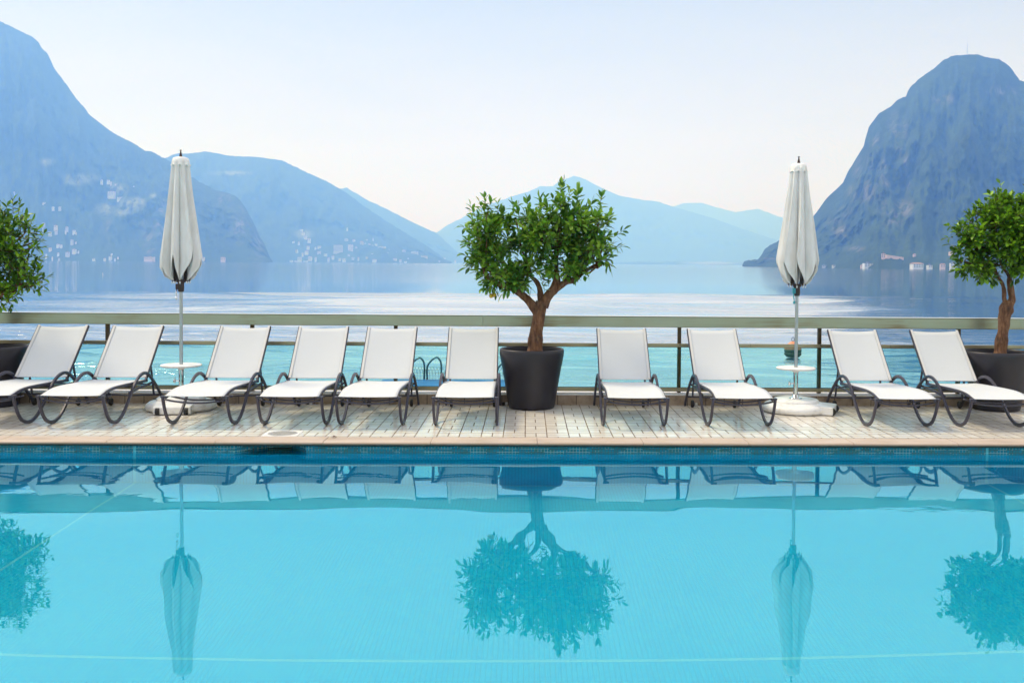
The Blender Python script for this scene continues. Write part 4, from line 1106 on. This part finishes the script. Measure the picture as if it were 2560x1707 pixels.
# ------------------------------------------------------------------ houses
M['wall_white'] = simple('white_render', (.70, .68, .66), .8, 0, .06, .1)
M['wall_cream'] = simple('cream_render', (.72, .62, .50), .8, 0, .06, .1)
M['wall_pink'] = simple('pink_render', (.70, .50, .42), .8, 0, .06, .1)
M['wall_grey'] = simple('grey_render', (.55, .52, .54), .8, 0, .06, .1)
M['roof_red'] = simple('terracotta_roof', (.30, .18, .13), .8, 0, .2, .3)
M['roof_grey'] = simple('slate_roof', (.20, .19, .20), .8, 0, .2, .3)
M['pane'] = simple('dark_window', (.05, .07, .09), .2)
HN = [0]
def house(terr, px_, py_, wpx, hpx, wall='wall_white', roof='roof_red', kind='gable', label=None, group=None, parts=False):
    """px_,py_: centre of the front in the photo; w,h its size there"""
    rnd = random.Random(int(px_ * 7 + py_ * 13))
    wpx *= .76; hpx *= .76
    p, D = ground_pt(terr, px_, py_ + hpx / 2)
    w, h = max(4., wpx / F * D), max(3.5, hpx / F * D)
    dpt = min(w * .8, 22) ; D -= 10 + dpt
    p = ony(px_, py_ + hpx / 2, D)
    rot = rnd.uniform(-.35, .35)
    rt = MB(); n_f = max(1, int(round(h / 3.2))); n_w = max(2, int(round(w / 4.)))
    wz = h * (.72 if kind == 'gable' else .95)
    body = MB().box(-w / 2, w / 2, 0, dpt, -12, wz)
    win = MB(); ww, wh_ = w / n_w * .42, wz / n_f * .48
    for a in range(n_w):
        for b_ in range(n_f):
            cx_, cz_ = -w / 2 + w * (a + .5) / n_w, wz * (b_ + .5) / n_f
            win.box(cx_ - ww / 2, cx_ + ww / 2, -.12, .1, cz_ - wh_ / 2, cz_ + wh_ / 2)
    rf = MB()
    if kind == 'gable':
        e = w * .06
        rf.add([(-w / 2 - e, -e, wz), (w / 2 + e, -e, wz), (w / 2 + e, dpt + e, wz), (-w / 2 - e, dpt + e, wz), (-w / 2 + w * .12, dpt / 2, h), (w / 2 - w * .12, dpt / 2, h)],
               [(0, 1, 5, 4), (1, 2, 5), (2, 3, 4, 5), (3, 0, 4), (3, 2, 1, 0)])
    else:
        rf.box(-w / 2 - .3, w / 2 + .3, -.3, dpt + .3, wz, h); rf.box(-w * .15, w * .15, dpt * .3, dpt * .7, h, h + 2.2)
    if parts:
        r_ = empty('house', p, rot)
        body.build('wall', M[wall], r_); win.build('windows', M['pane'], r_); rf.build('roof', M[roof], r_)
    else:
        mb = MB(); mb.add(body.v, body.f, 0); mb.add(rf.v, rf.f, 1); mb.add(win.v, win.f, 2)
        r_ = mb.build('house', [M[wall], M[roof], M['pane']]); r_.location = p; r_.rotation_euler = (0, 0, rot)
    tag(r_, label, 'house', group); return r_
def hz_(lst, x0, y0, sc, terr, fn, label, group, seed):
    rnd = random.Random(seed)
    for (a, b_, w, h) in lst:
        wl = rnd.choice(['wall_white', 'wall_white', 'wall_white', 'wall_cream', 'wall_grey'])
        rf = rnd.choice(['roof_red', 'roof_grey', 'roof_red'])
        house(terr, x0 + a / sc, y0 + b_ / sc, w / sc, h / sc, wl, rf, 'gable' if w / h < 2.2 else 'flat', label, group)
LM = 'left_mountain'
hz_([(935, 85, 30, 28), (1130, 140, 40, 45), (1240, 140, 50, 40), (1285, 165, 30, 30), (1375, 205, 60, 30), (1660, 235, 20, 15)], 80, 430, 6.532, LM, 0, 'small pale house by the upper meadow high on the left mountain', 'houses by the upper meadow', 1)
house(LM, 80 + 1280 / 6.532, 430 + 350 / 6.532, 19, 14, 'wall_white', 'roof_red', 'flat', 'large white building halfway up the left mountain above a meadow', None, True)
house(LM, 80 + 1430 / 6.532, 430 + 425 / 6.532, 16, 6, 'wall_white', 'roof_grey', 'flat', 'long low white building just right below the large white one on the left mountain', None, True)
hz_([(1450, 480, 35, 28), (85, 510, 35, 40), (190, 505, 55, 20), (335, 572, 40, 25), (450, 575, 50, 18), (-330, 430, 40, 40), (-300, 330, 30, 30)], 80, 430, 6.532, LM, 0, 'small pale house halfway up the wooded left mountain', 'scattered houses halfway up the left mountain', 2)
hz_([(30, 815, 40, 30), (185, 840, 60, 35), (170, 910, 30, 30), (375, 885, 60, 50), (390, 960, 50, 25), (560, 908, 45, 45), (545, 955, 20, 30), (285, 985, 60, 30), (680, 960, 50, 35), (715, 990, 15, 20), (645, 1120, 50, 50), (710, 1145, 15, 20), (415, 1185, 50, 28), (475, 1195, 45, 26), (290, 1250, 50, 40), (425, 1330, 40, 36), (675, 1275, 70, 50), (575, 1320, 80, 35), (755, 1290, 20, 25), (225, 1350, 30, 40), (440, 1415, 40, 20), (330, 1390, 20, 20)],
    80, 430, 6.532, LM, 0, 'small white hillside house low on the left mountain, right of the left tree', 'village houses right of the left tree', 3)
hz_([(1295, 1335, 30, 25), (1270, 1390, 55, 34), (1400, 1390, 16, 22), (1350, 1420, 20, 16), (1000, 1422, 50, 15), (1180, 1420, 40, 14)], 80, 430, 6.532, LM, 0, 'small white lakeside house at the foot of the left mountain left of the parasol', 'lakeside houses left of the parasol', 4)
house(LM, 80 + 1890 / 6.532, 430 + 1405 / 6.532, 27, 8, 'wall_pink', 'roof_red', 'flat', 'long pinkish lakeside house directly left of the left parasol canopy', None, True)
house(LM, 500, 633, 8, 6, 'wall_white', 'roof_red', 'gable', 'white lakeside house close on the right of the left parasol canopy')
house(LM, 506, 645, 10, 6, 'wall_cream', 'roof_red', 'gable', 'cream lakeside house low at the water right of the left parasol canopy')
house(LM, 557, 646, 14, 9, 'wall_pink', 'roof_red', 'gable', 'lone pink lakeside house between the left parasol and the cliff')
M2n = 'middle_left_hills'
town = [(840, 200, 50, 45), (940, 210, 36, 40), (1040, 240, 50, 55), (1105, 205, 30, 22), (1190, 185, 15, 22), (1085, 250, 25, 25), (1140, 262, 30, 30), (1180, 275, 24, 18), (1230, 258, 40, 17), (970, 305, 25, 50), (1300, 350, 40, 25), (1385, 330, 30, 20), (1370, 372, 45, 20), (1490, 355, 15, 12), (1585, 345, 55, 40), (1850, 420, 100, 32), (1465, 450, 55, 35), (1540, 465, 36, 36), (2100, 440, 25, 25), (2240, 465, 30, 30), (1200, 460, 60, 30), (1110, 425, 40, 20), (1000, 440, 25, 50), (930, 435, 40, 40), (820, 450, 60, 30), (760, 445, 40, 30), (680, 420, 40, 40), (620, 445, 40, 40), (580, 390, 50, 32), (500, 360, 60, 30), (455, 440, 36, 50), (380, 430, 60, 40), (250, 440, 70, 55), (290, 380, 30, 45), (340, 355, 60, 36), (210, 340, 36, 45), (360, 290, 50, 30), (500, 290, 60, 22), (450, 300, 26, 26), (370, 200, 50, 45), (320, 160, 45, 36), (290, 110, 45, 26), (265, 75, 45, 20), (135, 172, 30, 25), (240, 235, 30, 25), (170, 225, 40, 12), (860, 55, 26, 26), (1240, 385, 30, 15), (1010, 350, 50, 22), (1180, 380, 36, 18), (140, 470, 50, 14), (200, 474, 50, 14), (320, 472, 60, 12), (1600, 482, 40, 10), (2030, 478, 30, 10), (880, 395, 40, 26), (1640, 440, 24, 20)]
hz_(town, 700, 560, 5.113, M2n, 0, 'one of the small pale lakeside town houses on the hill left of the middle tree', 'houses of the lakeside town', 5)
house(M2n, 700 + 745 / 5.113, 560 + 310 / 5.113, 30, 22, 'wall_grey', 'roof_grey', 'flat', 'large blocky hotel, biggest building of the lakeside town across the water', None, True)
house(M2n, 700 + 905 / 5.113, 560 + 300 / 5.113, 15, 20, 'wall_cream', 'roof_grey', 'flat', 'tall pale block adjoining the right side of the large town hotel', None, True)
house(M2n, 700 + 1295 / 5.113, 560 + 305 / 5.113, 22, 9, 'wall_cream', 'roof_red', 'flat', 'long pale building standing above the town right of the hotel')
house(M2n, 700 + 1715 / 5.113, 560 + 365 / 5.113, 22, 8, 'wall_grey', 'roof_grey', 'flat', 'long pale building at the right end of the lakeside town')
RM = 'right_mountain'
for (a, b_, w, h, wl, rf, kd, lb) in [
    (1085, 268, 92, 36, 'wall_white', 'roof_grey', 'flat', 'low white lakeside villa at the foot of the right mountain, nearest the parasol'),
    (1035, 276, 40, 26, 'wall_pink', 'roof_red', 'gable', 'small pinkish annex left of the low white lakeside villa'),
    (1205, 192, 42, 42, 'wall_pink', 'roof_red', 'flat', 'pink house up the slope above the right lakeside villas'),
    (1460, 190, 28, 14, 'wall_pink', 'roof_red', 'gable', 'tiny red-roofed house up the slope above the big white villa'),
    (1490, 270, 112, 54, 'wall_white', 'roof_red', 'gable', 'big white lakeside villa with tall windows and red roof, largest at the right shore'),
    (1590, 282, 50, 20, 'wall_white', 'roof_grey', 'flat', 'low white boathouse right of the big white villa'),
    (1690, 272, 50, 40, 'wall_pink', 'roof_red', 'gable', 'salmon pink lakeside house left of the right tree'),
    (1775, 270, 58, 46, 'wall_white', 'roof_grey', 'flat', 'white lakeside house half hidden by the left edge of the right tree'),
    (1770, 168, 50, 24, 'wall_pink', 'roof_red', 'gable', 'pink house up the slope just left of the right tree crown'),
    (720, 282, 40, 10, 'wall_grey', 'roof_grey', 'flat', 'tiny grey boathouse at the water right of the right parasol canopy'),
    (800, 282, 30, 11, 'wall_white', 'roof_grey', 'flat', 'tiny white boathouse at the water, second right of the right parasol canopy')]:
    house(RM, 1840 + a / 3.267, 580 + b_ / 3.267, w / 3.267, h / 3.267, wl, rf, kd, lb, None, w > 40)
# retaining wall of the lakeside road
p_, D_ = ground_pt(RM, 1840 + 1300 / 3.267, 580 + 200 / 3.267); D_ -= 25
a_ = ony(1840 + 1230 / 3.267, 580 + 186 / 3.267, D_); b2 = ony(1840 + 1370 / 3.267, 580 + 206 / 3.267, D_)
rw = MB(); rw.add([(a_.x, D_, a_.z), (b2.x, D_, b2.z), (b2.x, D_, b2.z - 5), (a_.x, D_, a_.z - 6), (a_.x, D_ + 8, a_.z), (b2.x, D_ + 8, b2.z), (b2.x, D_ + 8, b2.z - 5), (a_.x, D_ + 8, a_.z - 6)],
                  [(0, 3, 2, 1), (4, 5, 6, 7), (0, 1, 5, 4), (3, 7, 6, 2), (0, 4, 7, 3), (1, 2, 6, 5)])
tag(rw.build('retaining_wall', M['wall_pink']), 'long pinkish retaining wall sloping right from the pink house on the right mountain', 'wall')
# thin white stake out on the lake
sp_ = onz(257, 688, -3.); sk = MB().tube([(0, 0, -1), (0, 0, 6.5 / F * sp_.y)], .12 * sp_.y / 400, n=8).build('lake_stake', M['white']); sk.location = sp_
tag(sk, 'thin white stake standing far out on the lake left of the left parasol', 'stake')
